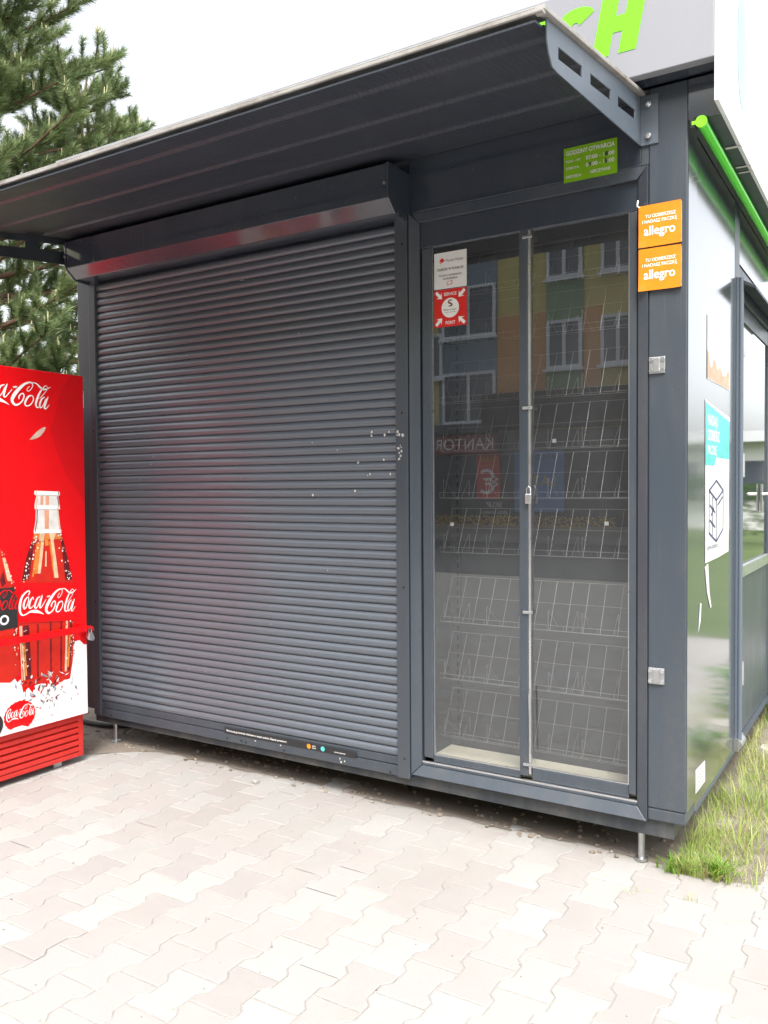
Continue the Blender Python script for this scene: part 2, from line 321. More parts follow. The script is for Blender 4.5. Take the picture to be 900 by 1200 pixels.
# ------------------------------------------------------------------ ground
g = M(); g.add([(-120,-120,-.0026),(120,-120,-.0026),(120,120,-.0026),(-120,120,-.0026)], [(0,1,2,3)])
struct(g.build('ground', M_SAND, origin=(0,0,0)), 'pale sandy ground of the square')
g = M(); g.add([(-120,-17.5,.002),(120,-17.5,.002),(120,-9.5,.002),(-120,-9.5,.002)], [(0,1,2,3)])
struct(g.build('road', M_ASPHALT, origin=(0,-13,0)), 'grey asphalt street facing the kiosk')
g = M(); g.add([(-120,-20.2,.10),(120,-20.2,.10),(120,-17.5,.10),(-120,-17.5,.10),(-120,-17.5,-.004),(120,-17.5,-.004)], [(0,1,2,3),(3,2,5,4)])
struct(g.build('pavement', M_FARPAVE, origin=(0,-19,0)), 'raised paved footway along the shops')

def turf(name, pts, label):
    t = M(); t.add([(x,y,.004) for x,y in pts], [list(range(len(pts)))]); struct(t.build(name, M_TURF, origin=(pts[0][0],pts[0][1],0)), label)
turf('lawn', [(-60,1.5),(-2.2,1.5),(-1.7,2.2),(-1.5,6),(2.2,6),(2.6,5.2),(60,5.2),(60,60),(-60,60)], 'green lawn behind the kiosk')
d = M()
dp = []
for k in range(61):
    x = -2.5+4.75*k/60; f = min(max((x+1.15)/.4,0),1)
    dp.append((x, -.22+.30*f+.05*noise.noise(Vector((x*2.2,0,3)))+.02*noise.noise(Vector((x*9,0,8))), .0015))
dp += [(2.25,3.0,.0015),(-2.5,3.0,.0015)]
d.poly(dp); struct(d.build('bare_earth', M_DIRT, origin=(0,0,0)), 'brown bare earth under and beside the kiosk')

# interlocking dog-bone pavers, one sheet of real stones
def paver_outline(cx, y0, g_=.0022, e=0.0):
    H, Wm = .0815-g_-e, .0585-g_-e
    ts = [(0+g_+e,H),(.037,H),(.063,Wm),(.137,Wm),(.163,H),(.2-g_-e,H)]
    r = [(cx+h, y0+t) for t,h in ts]; l = [(cx-h, y0+t) for t,h in ts[::-1]]
    return r+l
pv = M(); prs = random.Random(3)
i0, i1 = -24, 44
for i in range(i0, i1):
    cx = 1.64 + .14*(i-20)
    for j in range(-28, 36):
        y0 = -1.06 + .2*j + (.1 if (i % 2) else 0)
        yc = y0+.1
        if cx < -3.2 or cx > 6.0 or yc < -6.2 or yc > 5.1: continue
        edge = .10*noise.noise(Vector((cx*1.3, yc*1.3, 0)))
        if -1.0 < cx < 2.06 and yc > .13+edge*.5: continue
        if cx <= -1.0 and yc > -.12+edge: continue
        if 2.06 <= cx < 2.24+edge and yc > .10: continue
        if cx < -2.2+edge and yc > -.6: continue
        out = paver_outline(cx, y0); inn = paver_outline(cx, y0, e=.0035)
        dz = prs.uniform(-.0007,.0007)+(.0012 if prs.random()<.06 else 0); tx = prs.uniform(-.005,.005); ty = prs.uniform(-.005,.005)
        def z(p): return dz + (p[0]-cx)*tx + (p[1]-yc)*ty
        vs = [(p[0],p[1],z(p)+.0005) for p in inn]+[(p[0],p[1],z(p)-.0014) for p in out]+[(p[0],p[1],-.03) for p in out]
        n = len(inn); fs = [list(range(n))]
        for k in range(n):
            q = (k+1)%n; fs += [[n+k,n+q,q,k],[2*n+k,2*n+q,n+q,n+k]]
        s = prs.random(); k = prs.uniform(.93,1.05)
        if s < .46: colr = (.326*k,.304*k,.292*k,1)
        elif s < .93: colr = (.346*k,.340*k,.328*k,1)
        else: colr = (.334*k,.32*k,.306*k,1)
        pv.add(vs, fs, 0, colr)
        if prs.random() < .03:                          # open, soil filled head joint
            a_, b_ = cx-.075*prs.uniform(.5,1), cx+.075*prs.uniform(.5,1)
            pv.add([(a_,y0-.0006,.0004),(b_,y0-.0011,.0004),(b_,y0+.0008,.0004),(a_,y0+.0012,.0004)], [(0,1,2,3)], 0, (.11,.095,.08,1))
struct(pv.build('paving', M_PAVER, origin=(0,0,0), colors=True), 'interlocking pink and pale grey concrete pavers')

# ------------------------------------------------------------------ kiosk
K = thing('kiosk', (W/2,0,0), 'closed anthracite metal kiosk with roller shutter and narrow display window', 'kiosk')
m = M(); m.box(-1.19,1.966,.02,.10,.123,.187); m.box(1.906,1.966,.10,2.5,.123,.187); m.box(-1.19,-1.13,.10,2.5,.123,.187)
m.build('base_beam', M_BASE, K, bevel=.003)
m = M(); m.box(FX0+.02,W-.02,.11,2.58,.187,.20); m.build('floor_panel', M_BASE, K)
m = M(); m.box(-1.12,1.9,.62,.68,.02,.186); m.build('light_block_beam', M_BASE, K)  # added beam, keeps light out from under the kiosk
m = M(); m.box(FX0,2.119,-.074,2.69,2.888,2.93); m.build('roof', M_BASE, K)
m = M(); m.box(FX0,W-.04,2.56,2.6,.19,2.86); m.build('back_wall', M_PAINT, K)
m = M(); m.box(FX0,FX0+.04,.12,2.56,.19,2.86); m.build('side_wall', M_PAINT, K)
# left corner column, right corner post
m = M(); m.box(FX0,-1.163,.014,.12,.19,2.85); m.build('corner_post', M_PAINT, K, bevel=.004)
m = M()
m.box(1.877,W,0,.155,.236,2.85); m.box(1.877,W,.001,.155,.19,.2335)
m.build('corner_post', M_PAINT, K, bevel=.004)
m = M(); m.box(W+.0005,W+.002,.012,.152,.236,2.848); m.build('post_side_skin', M_SIDE, K)
# front panels
m = M(); m.box(-1.163,.869,.030,.06,2.50,2.85); m.build('front_panel', M_PAINT, K)
m = M(); m.box(.872,1.846,.006,.05,2.583,2.85); m.build('front_panel', M_BOX, K, bevel=.002)
m = M(); m.box(1.848,1.8755,.004,.05,2.583,2.85); m.build('front_panel', M_PAINT, K, bevel=.001)

# roller shutter
RS_Z0, RS_Z1, PITCH = .2475, 2.56, .039
m = M(); x0, x1 = -1.112, .812
prof = [(.0,.0035),(.004,-.0005),(.03,-.0030),(.10,-.0062),(.20,-.0086),(.32,-.0098),(.45,-.0099),(.58,-.0088),(.70,-.0068),(.81,-.0040),(.90,-.0008),(.97,.0022),(1.0,.0035)]
nz = int((RS_Z1-RS_Z0)/PITCH); xs = [x0+(x1-x0)*k/16 for k in range(17)]
prs = random.Random(11)
for s in range(nz):
    dy = prs.uniform(-.0008,.0008); wob = [prs.uniform(-.0003,.0003)+dy for _ in xs]; tw = prs.uniform(-.03,.03)
    vs = [(x, .009+y+wob[k]+tw*(t-.5)*.03+.0016*noise.noise(Vector((x*1.8,(s+t)*.11,2))), RS_Z0+(s+t)*PITCH) for (t,y) in prof for k, x in enumerate(xs)]
    n = len(xs)
    m.add(vs, [[a*n+k,a*n+k+1,(a+1)*n+k+1,(a+1)*n+k] for a in range(len(prof)-1) for k in range(n-1)])
RS = m.build('roller_shutter', M_SLAT, K, smooth=50)
m = M(); m.box(x0,x1,.002,.02,.2105,.2465); m.build('bottom_bar', M_GUIDE, RS, bevel=.003)
m = M(); m.box(-1.126,.807,-.004,.03,.164,.2085); m.build('sill', M_GUIDE, RS, bevel=.002)
for a, b_, zb in ((-1.161,-1.108,.170),(.809,.871,.162)):
    m = M(); m.box(a,b_,-.014,.03,zb,2.56); m.build('guide_rail', M_GUIDE, RS, bevel=.003)
m = M()
prof = [(.030,2.745),(-.160,2.745),(-.160,2.605),(-.105,2.556),(.030,2.556)]
m.prism(prof,0,-1.150,.860); bx = m.build('shutter_box', M_BOX, RS, bevel=.0025)
for a, b_ in ((-1.163,-1.1505),(.8605,.873)):
    m = M(); m.prism([(.028,2.748),(-.164,2.748),(-.164,2.603),(-.108,2.551),(-.018,2.545),(.028,2.545)],0,a,b_); m.build('end_cap', M_BOX, RS, bevel=.002)
for x, y, z in ((.853,-.1625,2.665),(.868,-.085,2.560),(-1.155,-.166,2.665)):
    m = M(); m.tube([(x,y,z),(x,y-.004,z)], .007, 10); m.build('screw', M_ALU, RS, smooth=40)
holes = [(.847,2.454,-.014),(.843,1.739,-.014),(.846,.991,-.014),(.846,.249,-.014),(.767,.174,-.004),(-1.034,.178,-.004),(-1.130,1.745,-.014),(-1.136,.801,-.014),
         (-.182,.180,-.004),(-.09,.182,-.004),(-.061,.178,-.004),(.176,.176,-.004)]
for x, z, y in holes:
    m = M(); m.disc((x,y-.0012,z),(0,-1,0),.0052); m.build('screw_hole', M_SEAM, RS)
m = M(); prs = random.Random(5)
def blob(m_, x, y, z, r, prs_):
    n = 7; m_.poly([(x+math.cos(6.283*k/n)*r*prs_.uniform(.5,1.3), y, z+math.sin(6.283*k/n)*r*prs_.uniform(.5,1.3)) for k in range(n)])
for x, z in [(.681,1.663),(.681,1.648),(.748,1.648),(.771,1.662),(.742,1.541),(.671,1.48),(.776,1.478),(.592,1.407),(.356,1.388),(.608,1.532)]:
    blob(m, x, -.0032, z, .0058, prs)
for x, z in [(.818,1.645),(.829,1.647),(.846,1.643),(.824,1.588),(.838,1.592),(.829,1.568),(.827,1.543),(.834,1.60),(.84,1.575),(.822,1.66),(.836,1.555)]:
    blob(m, x, -.0152, z, prs.uniform(.003,.008), prs)
for x, z in [(-.001,.195),(.156,.197),(.506,.176),(.526,.182),(.50,.19)]: blob(m, x, -.0052, z, .0045, prs)
for k in range(26):
    x = prs.uniform(-1.0,.8); blob(m, x, -.003, RS_Z0+(int(prs.uniform(2,52))+.45)*PITCH, prs.uniform(.0012,.0026), prs)
m.build('paint_chips', M_CHIP, RS)

# display window
m = M()
O = (.8765,1.8755,.1845,2.581); I = (.917,1.835,.2265,2.537); yo, yi = -.010, .012
def mit(a,b_,c_,d_):
    m.add([a,b_,c_,d_]+[(p[0],.05,p[2]) for p in (a,b_,c_,d_)], [(0,1,2,3),(4,7,6,5),(0,4,5,1),(1,5,6,2),(2,6,7,3),(3,7,4,0)])
e = .0012
mit((O[0],yo,O[2]+e),(I[0],yi,I[2]+e),(I[0],yi,I[3]-e),(O[0],yo,O[3]-e))
mit((O[1],yo,O[3]-e),(I[1],yi,I[3]-e),(I[1],yi,I[2]+e),(O[1],yo,O[2]+e))
mit((O[0]+e+.001,.003,O[3]),(I[0]+e+.001,.003,I[3]),(I[1]-e-.001,.003,I[3]),(O[1]-e-.001,.003,O[3]))
mit((O[1]-e,yo,O[2]),(I[1]-e,yi,I[2]),(I[0]+e,yi,I[2]),(O[0]+e,yo,O[2]))
DW = m.build('display_window', M_PAINT, K, bevel=.0015)
m = M(); m.box(.918,1.834,.020,.05,2.430,2.536); m.build('header_rail', M_BOX, DW, bevel=.002)
m = M(); m.box(.926,.9685,.016,.05,.262,2.428); m.build('stile', M_PAINT, DW, bevel=.003)
m = M(); m.box(1.801,1.829,.020,.05,.262,2.428); m.build('stile', M_PAINT, DW, bevel=.003)
m = M(); m.box(1.367,1.4035,.012,.05,.262,2.428); m.build('mullion', M_PAINT, DW, bevel=.003)
m = M(); m.box(1.405,1.4145,.016,.032,.270,2.428); m.box(.9695,.9735,.026,.032,.280,2.428); m.box(1.797,1.8,.026,.032,.30,2.428)
m.build('aluminium_edge', M_ALU, DW)
m = M(); m.box(.918,1.834,.014,.05,.2275,.238); m.build('sill_track', M_PAINT, DW, bevel=.002)
m = M(); m.box(.918,1.834,.0155,.032,.2385,.2455); m.box(.9695,1.366,.026,.034,.2755,.279); m.box(1.4155,1.80,.030,.038,.2945,.298)
m.build('aluminium_track', M_ALU, DW)
m = M(); m.box(.9695,1.366,.024,.046,.2465,.2745); m.build('bottom_rail', M_PAINT, DW, bevel=.002)
m = M(); m.box(1.4155,1.80,.027,.046,.2465,.2935); m.build('bottom_rail', M_PAINT, DW, bevel=.002)
def pane(a,b_,y,z0,z1):
    q = M(); q.add([(a,y,z0),(b_,y,z0),(b_,y,z1),(a,y,z1)], [(0,1,2,3)]); return q.build('glass_pane', M_GLASS, DW)
pane(.9685,1.367,.030,.275,2.43); pane(1.4145,1.801,.034,.294,2.43)
for z in (.31,.92,1.73,2.40):
    m = M(); m.box(1.384,1.425,.004,.0115,z-.006,z+.006); m.build('clip', M_STEEL, DW, bevel=.002)
m = M(); m.box(.9195,.9255,.026,.05,.262,2.428); m.box(1.8295,1.8340,.026,.05,.262,2.428); m.build('frame_gap', M_SEAM, DW)
# niche behind the glass
m = M(); m.box(.93,1.84,.235,.25,.25,2.45); NB = m.build('back_panel', M_INNER, DW)
m = M(); m.box(.93,.945,.051,.234,.25,2.45); m.box(1.826,1.84,.051,.234,.25,2.45); m.build('niche_cheek', M_INNER, DW)
m = M(); m.box(.946,1.825,.051,.234,.244,.262); m.build('ledge', M_LEDGE, DW)
m = M(); m.box(.946,1.825,.051,.234,2.44,2.45); m.build('niche_top', M_INNER, DW)
for xu in (.985,):
    m = M(); m.box(xu-.012,xu+.012,.226,.2345,.27,2.42)
    U = m.build('shelf_upright', M_INNER, DW)
    m = M()
    for k in range(52): m.box(xu-.005,xu+.005,.2245,.2258,.30+k*.04,.322+k*.04)
    m.build('slots', M_SEAM, U)

# fascia, side sign, tube
m = M(); m.box(FX0,2.12,-.117,-.075,2.851,3.214); FA = m.build('fascia_sign', M_FASCIA, K, bevel=.003)
m = M(); m.box(FX0+.002,2.118,-.074,-.004,2.855,2.885); m.build('soffit', M_BOX, FA)
def block_letter(q, ch, xa, z0, h, y):
    st = .062
    tf = lambda p: (xa+p[0]+(p[1])*.20, y, z0+p[1])
    P_ = lambda pts: q.poly([tf(p) for p in pts])
    w_ = .158
    def arcs(cx, cz, rx, rz, ix, iz, a0, a1, n=18):
        o = [(cx+rx*math.copysign(abs(math.cos(a))**.8,math.cos(a)), cz+rz*math.copysign(abs(math.sin(a))**.8,math.sin(a))) for a in [a0+(a1-a0)*k/n for k in range(n+1)]]
        i_ = [(cx+ix*math.copysign(abs(math.cos(a))**.8,math.cos(a)), cz+iz*math.copysign(abs(math.sin(a))**.8,math.sin(a))) for a in [a0+(a1-a0)*k/n for k in range(n+1)]]
        for k in range(n): P_([o[k],o[k+1],i_[k+1],i_[k]])
    if ch == 'H':
        P_([(0,0),(st,0),(st,h),(0,h)]); P_([(w_-st,0),(w_,0),(w_,h),(w_-st,h)]); P_([(st,h*.38),(w_-st,h*.38),(w_-st,h*.66),(st,h*.66)])
    elif ch == 'C': arcs(w_*.5,h*.5,w_*.52,h*.51,w_*.52-st,h*.51-st*.82,math.radians(42),math.radians(318))
    elif ch == 'U':
        P_([(0,h*.4),(st,h*.4),(st,h),(0,h)]); P_([(w_-st,h*.4),(w_,h*.4),(w_,h),(w_-st,h)]); arcs(w_*.5,h*.4,w_*.5,h*.4,w_*.5-st,h*.4-st*.8,math.pi,2*math.pi)
    else:
        P_([(0,0),(st,0),(st,h),(0,h)]); P_([(st,h*.78),(w_*.6,h*.78),(w_*.6,h),(st,h)]); P_([(st,h*.38),(w_*.6,h*.38),(w_*.6,h*.6),(st,h*.6)])
        arcs(w_*.6,h*.69,w_*.4,h*.31,w_*.4-st,h*.09,-math.pi/2,math.pi/2); P_([(st,h*.38),(w_*.55,h*.38),(w_,0),(w_-st*1.15,0)])
for ch, xa in (('R',1.195),('U',1.365),('C',1.535),('H',1.703)):
    m = M(); block_letter(m, ch, xa, 2.947, .200, -.1185); m.build('letter', M_GREEN, FA)
m = M(); m.box(2.1205,2.135,-.116,2.7,2.704,3.214); SS = m.build('side_sign', M_WHITE_SIGN, K, bevel=.002)
m = M(); n = 28
m.poly([(2.1362,.345+.10*math.cos(6.283*k/n),3.06+.215*math.sin(6.283*k/n)) for k in range(n)]); m.build('oval_print', M_PALECYAN, SS)
m = M(); m.box(W+.001,2.119,.0,.012,2.706,2.849); m.build('end_plate', M_BOX, SS, bevel=.002)
m = M(); m.box(W+.001,2.119,.013,2.69,2.706,2.716); m.build('under_panel', M_BRKT_D, SS)
for y, w_ in ((.32,.02),(.55,.015),(.62,.012)):
    m = M(); m.box(2.08,2.137,y,y+w_,2.7025,2.7038); m.build('peeling_edge', M_CHIP, SS)
m = M(); m.tube([(2.062,-.02,2.682),(2.062,2.6,2.682)], .0185, 16); TU = m.build('light_tube', M_TUBE, K, smooth=40)
m = M(); m.tube([(2.062,-.028,2.682),(2.062,-.0205,2.682)], .0200, 18); m.box(2.030,2.045,-.026,-.020,2.676,2.688); m.build('tube_cap', M_TUBECAP, TU, smooth=40)
m = M(); m.box(2.026,2.040,-.024,.02,2.668,2.704); m.build('tube_bracket', M_DARK, TU)

# right side
m = M(); m.box(W-.04,W-.0015,.1565,.975,.196,2.86); m.build('side_wall', M_SIDE, K)
m = M(); m.box(W-.04,W-.001,.975,1.10,.196,2.86); m.build('side_wall', M_PAINT, K)
m = M(); m.box(W-.04,W-.001,2.25,2.56,.196,2.86); m.box(W-.04,W-.0012,1.10,2.25,2.45,2.86); m.build('side_wall', M_SIDE, K)
m = M(); m.box(W-.04,W+.003,0.156,2.56,.186,.1955); m.build('side_skirt', M_PAINT, K)
m = M(); m.tube([(W+.016,1.045,.24),(W+.016,1.045,2.372)], .011, 10); m.box(W,W+.008,1.02,1.07,.24,2.372); m.build('cable_conduit', M_BRKT, K, smooth=40)
m = M(); m.tube([(W+.012,1.01,.222),(W+.012,1.13,.222)], .022, 10); m.box(W-.004,W+.02,1.0,1.02,.195,.25); m.box(W-.004,W+.02,1.12,1.135,.195,.25); m.build('lock_bar', M_STEEL, K, smooth=40)
# door hood
m = M(); m.prism([(W,2.375),(W+.078,2.330),(W+.078,2.315),(W+.010,2.345)],1,1.04,2.3); m.build('door_hood', M_BRKT_D, K, bevel=.002)
# door
DY0, DY1 = 1.155, 2.24
m = M(); m.box(W-.05,W-.018,DY0,DY1,.20,.965); m.box(W-.05,W-.016,DY0,DY0+.085,.20,2.30); m.box(W-.05,W-.016,DY1-.07,DY1,.20,2.30); m.box(W-.05,W-.016,DY0,DY1,2.22,2.30)
DR = m.build('door', M_PAINT, K, bevel=.002)
m = M(); m.box(W-.045,W-.022,DY0+.087,DY1-.072,1.035,2.218); m.build('door_pane', M_DOORGLASS, DR)
m = M(); m.box(W-.046,W-.008,DY0+.10,DY1-.08,.970,1.032); m.build('bin_lid_bar', M_ALU, DR, bevel=.006)  # added bar standing in for a bin lid mirrored in the door
m = M(); m.tube([(W-.016,1.93,1.375),(W+.035,1.93,1.375),(W+.04,1.94,1.375),(W+.04,2.06,1.375)], .009, 8); m.box(W-.016,W-.008,1.905,1.95,1.28,1.43); m.build('handle', M_ALU, DR, smooth=40)
for z in (.53,1.515,2.08):
    m = M(); m.box(W-.012,W+.006,1.15,1.20,z-.05,z+.05); m.tube([(W+.008,1.15,z-.055),(W+.008,1.15,z+.055)], .011, 10); m.build('hinge', M_STEEL, DR, smooth=40)
m = M(); m.box(W-.05,W-.002,1.101,1.150,.20,2.44); m.box(W-.05,W-.002,2.2415,2.249,.20,2.44); m.box(W-.05,W-.002,1.151,2.2410,2.305,2.44); m.build('door_frame', M_PAINT, K, bevel=.002)
m = M(); m.box(W-.052,W-.03,1.1505,1.1545,.20,2.30); m.build('door_gap', M_SEAM, K)
# rail rests on the front post: two hinge plates with bolts
for z in (1.855,.725):
    m = M(); m.box(1.879,1.937,-.006,-.0005,z-.030,z+.030); m.box(1.897,1.919,-.014,-.006,z-.026,z+.026); H = m.build('latch_plate', M_STEEL, K, bevel=.002)
    for dx in (-.021,.021):
        for dz in (-.019,.019):
            m = M(); m.tube([(1.908+dx,-.006,z+dz),(1.908+dx,-.0105,z+dz)], .0075, 10); m.build('bolt', M_ALU, H, smooth=40)
m = M(); m.tube([(1.842,-.008,2.448),(1.842,-.022,2.448),(1.842,-.026,2.438),(1.842,-.026,2.428),(1.85,-.022,2.424)], .0035, 6); m.build('hook', M_ALU, K, smooth=60)
# feet
for x, y in ((1.835,.075),(-1.09,.075),(.35,1.2),(1.90,2.4),(-1.1,2.4)):
    m = M(); m.tube([(x,y,.012),(x,y,.125)], .013, 10); m.tube([(x,y,0),(x,y,.010),(x,y,.014)], [.024,.024,.015], 12); m.build('foot', M_STEEL, K, smooth=40)

# canopy
def zt(y): return 2.828 + .162*y
m = M(); prof = []
seg = [(0.0,0),(-.09,0),(-.105,-.009),(-.275,-.009),(-.29,0),(-.375,0),(-.387,-.009),(-.570,-.009),(-.585,0),(-.69,0),(-.70,-.009),(-.855,-.009),(-.872,0),(-.935,0),(-.945,-.007),(-1.0,-.007)]
low = [(y, zt(y)-.022+d_) for y, d_ in seg]; hi = [(y, zt(y)+d_-.016) for y, d_ in seg]
m.prism(low+hi[::-1],0,-1.235,1.838); CN = m.build('canopy', M_CAN, K)
m = M(); m.box(-1.25,1.862,-1.010,-1.0005,2.656,2.667); m.box(1.8385,1.862,-1.0,-.985,2.655,2.667)
m.prism([(-1.0,2.664),(0.0,2.828),(0.0,2.842),(-1.0,2.678)],0,1.836,1.864)
m.prism([(-1.0,2.672),(-.9,2.688),(-.9,2.694),(-1.0,2.678)],0,-1.25,1.8355)
m.build('drip_edge', M_LIP, CN, bevel=.002)
def bracket(x, mat):
    q = M(); th = .004
    top = lambda y: zt(y)-.002 if False else 2.660+.162*(y+1.0)
    bot = lambda y: 2.652+.107*y
    outer = [(-.002,bot(-.002)),(-.80,bot(-.80)),(-.87,bot(-.87)+.004),(-.915,2.575),(-.935,2.60),(-.945,top(-.945)),(-.002,top(-.002))]
    slots = []
    for a,b_ in ((-.856,-.656),(-.578,-.371),(-.289,-.082)):
        mid = lambda y: 2.747+.153*y
        h = .017
        slots.append([(a,mid(a)-h),(b_,mid(b_)-h),(b_,mid(b_)+h),(a,mid(a)+h)])
    # strips: below, above and between slots, butted end to end on shared edges
    ys = [-.856,-.656,-.578,-.371,-.289,-.082]
    mid = lambda y: 2.747+.153*y
    def quad(a,b_,za0,zb0,za1,zb1):
        q.prism([(a,za0),(b_,zb0),(b_,zb1),(a,za1)],0,x,x+th)
    cols = [(-.856,-.656,True),(-.656,-.578,False),(-.578,-.371,True),(-.371,-.289,False),(-.289,-.082,True),(-.082,-.002,False)]
    for a,b_,s in cols:
        if s:
            quad(a,b_,bot(a),bot(b_),mid(a)-.017,mid(b_)-.017); quad(a,b_,mid(a)+.017,mid(b_)+.017,top(a),top(b_))
        else: quad(a,b_,bot(a),bot(b_),top(a),top(b_))
    q.prism([(-.856,bot(-.856)),(-.856,top(-.856)),(-.945,top(-.945)),(-.940,2.615),(-.925,2.585),(-.90,bot(-.90)+.004)],0,x,x+th)
    q.box(x+.0045 if x > 0 else x-.062, x+.066 if x > 0 else x-.0005, -.006,-.0005, 2.650, 2.825)
    return q.build('bracket', mat, CN)
bracket(1.845, M_BRKT); bracket(-1.205, M_BRKT_D)
for z in (2.789,2.678):
    m = M(); m.tube([(1.878,-.006,z),(1.878,-.018,z)], .011, 6); m.tube([(1.878,-.018,z),(1.878,-.021,z)], [.010,.006], 6); m.build('bolt', M_ALU, CN, smooth=30)
for y in (-.34,-.52):
    m = M(); m.tube([(-1.19,y,zt(y)-.04),(.2,y+.0,zt(y)-.04)], .003, 6)

# ------------------------------------------------------------------ stickers and signs on the kiosk
R_, U_ = (1,0,0), (0,0,1)
S = M(); S.box(1.557,1.761,.0005,.0055,2.575,2.704); S.v = [(x,y,z) for x,y,z in S.v]
G = S.build('opening_hours_sign', M_LIME); tag(G, 'small lime green opening hours sign below the canopy bracket', 'sign')
m = M(); T = lambda s,x,z,sz,b=.0,al='LEFT',mi=0,wd=None: m.text(s,(x,-.0004 if not mi else -.0009,z),R_,U_,sz,0,b,al,1.0,mi,1,wd)
T('GODZINY OTWARCIA',1.659,2.676,.0225,.018,'CENTER',0,.186); T('PON. - PT.',1.566,2.648,.0125,.01,'LEFT',0,.058); T('07:00 - 18:00',1.643,2.646,.0195,.02,'LEFT',0,.108)
T('SOBOTA',1.566,2.622,.0125,.01,'LEFT',0,.050); T('07:00 - 15:00',1.643,2.620,.0195,.02,'LEFT',0,.108); T('NIEDZIELA',1.566,2.590,.0135,.01,'LEFT',0,.058); T('NIECZYNNE',1.660,2.592,.0165,.015,'LEFT',0,.075)
T('8',1.717,2.646,.0205,.05,'LEFT',1); T('5',1.715,2.620,.0205,.05,'LEFT',1); T('9',1.654,2.620,.0195,.03,'LEFT',1)
m.build('lettering', [M_PAPER,M_BLACK], G)
def square(name, x0,x1,z0,z1,y,mat,label,cat,group=None,curl=0,rot=0):
    q = M(); n = 6; cx, cz = (x0+x1)/2, (z0+z1)/2
    ps = []
    for j in range(n+1):
        for i in range(n+1):
            x = x0+(x1-x0)*i/n; z = z0+(z1-z0)*j/n
            dx, dz = x-cx, z-cz; c_, s_ = math.cos(rot), math.sin(rot)
            cv = curl*(max(0,(i/n-.8))*max(0,(.2-j/n)) + max(0,(.2-i/n))*max(0,.2-j/n))*25
            ps.append((cx+dx*c_-dz*s_, y-cv, cz+dx*s_+dz*c_))
    q.add(ps, [[j*(n+1)+i,j*(n+1)+i+1,(j+1)*(n+1)+i+1,(j+1)*(n+1)+i] for j in range(n) for i in range(n)])
    return tag(q.build(name, mat), label, cat, group)
for z0, z1, lab, rt in ((2.281,2.431,'upper of two square orange parcel stickers on the corner post',.006),(2.124,2.275,'lower of two square orange parcel stickers on the corner post',-.004)):
    s = square('parcel_sticker',1.8435,1.9925,z0,z1,-.0125,M_ORANGE,lab,'sticker','orange parcel stickers on the corner post',.004,rt)
    m = M(); cx = 1.918; cz = z0
    m.text('TU ODBIERZESZ',(cx+.003,-.0133,cz+.104),R_,U_,.0165,0,.018,'CENTER',width=.107); m.text('I NADASZ PACZKĘ',(cx,-.0133,cz+.085),R_,U_,.0165,0,.018,'CENTER',width=.122)
    m.text('allegro',(cx,-.0133,cz+.042),R_,U_,.046,0,.018,'CENTER',width=.110)
    m.build('lettering', M_WHITE, s)
    m = M(); m.box(1.879,1.993,-.012,-.0003,z0+.003,z1-.003); m.build('backing', M_RUST, s)
s = square('pickup_notice',.979,1.131,2.250,2.401,.0285,M_PAPER,'white square pickup notice stuck high inside the left window pane','sticker')
m = M(); yy = .0278
m.text('Poczta Polska',(1.036,yy,2.360),R_,U_,.0165,0,0,'LEFT',width=.078); m.text('ODBIÓR W PUNKCIE',(1.055,yy,2.325),R_,U_,.0145,0,.02,'CENTER',width=.122)
m.text('POLSKA I ZAGRANICA',(1.055,yy,2.301),R_,U_,.0105,0,.02,'CENTER',width=.106); m.text('KURIERSKA',(1.055,yy,2.287),R_,U_,.0105,0,.02,'CENTER',width=.068)
m.build('lettering', M_GREY, s)
m = M(); m.add([(1.003,yy,2.368),(1.016,yy,2.358),(1.030,yy,2.367),(1.017,yy,2.379)],[(0,1,2,3)]); m.add([(1.004,yy,2.362),(1.014,yy,2.356),(1.009,yy,2.354)],[(0,2,1)])
m.poly([(1.040,yy,2.262),(1.064,yy,2.266),(1.064,yy,2.282),(1.040,yy,2.278)]); m.build('emblem', M_REDSTK, s)
m = M(); m.poly([(1.0425,yy-.0006,2.2645),(1.0615,yy-.0006,2.268),(1.0615,yy-.0006,2.2795),(1.0425,yy-.0006,2.276)]); m.build('emblem', M_PAPER, s)
s = square('service_point_sticker',.979,1.130,2.091,2.246,.0285,M_REDSTK,'red square service point sticker with white arrows in its corners','sticker')
m = M(); cx, cz = 1.0545, 2.1685
m.disc((cx,yy,cz),(0,-1,0),.041,28)
m.text('SERVICE',(cx,yy,2.220),R_,U_,.0185,0,.02,'CENTER',width=.060); m.text('POINT',(cx,yy,2.101),R_,U_,.0185,0,.02,'CENTER',width=.045)
for sx in (-1,1):
    for sz in (-1,1):
        tip = Vector((cx+sx*.038,0,cz+sz*.040)); dr = Vector((sx,0,sz)).normalized(); pr = Vector((-dr.z,0,dr.x))
        A = lambda a,b_: (tip.x+dr.x*a+pr.x*b_, yy, tip.z+dr.z*a+pr.z*b_)
        m.poly([A(0,0),A(.022,.018),A(.016,.0065),A(.041,.0065),A(.041,-.0065),A(.016,-.0065),A(.022,-.018)][::(1 if sx*sz>0 else 1)])
m.build('arrows_and_words', M_WHITE, s)
m = M(); m.ribbon([(cx+.008,cz+.031,.004),(cx-.004,cz+.030,.005),(cx-.008,cz+.022,.006),(cx+.004,cz+.017,.006),(cx+.008,cz+.009,.006),(cx-.006,cz+.007,.004)], lambda u,v: (u,yy-.0007,v))
m.build('emblem', M_MAROON, s)
m = M(); m.text('Odbierz przesyłkę',(cx,yy-.0007,cz-.010),R_,U_,.0085,0,.012,'CENTER'); m.text('w punkcie partnerskim',(cx,yy-.0007,cz-.020),R_,U_,.006,0,.005,'CENTER'); m.build('lettering', M_GREY, s)
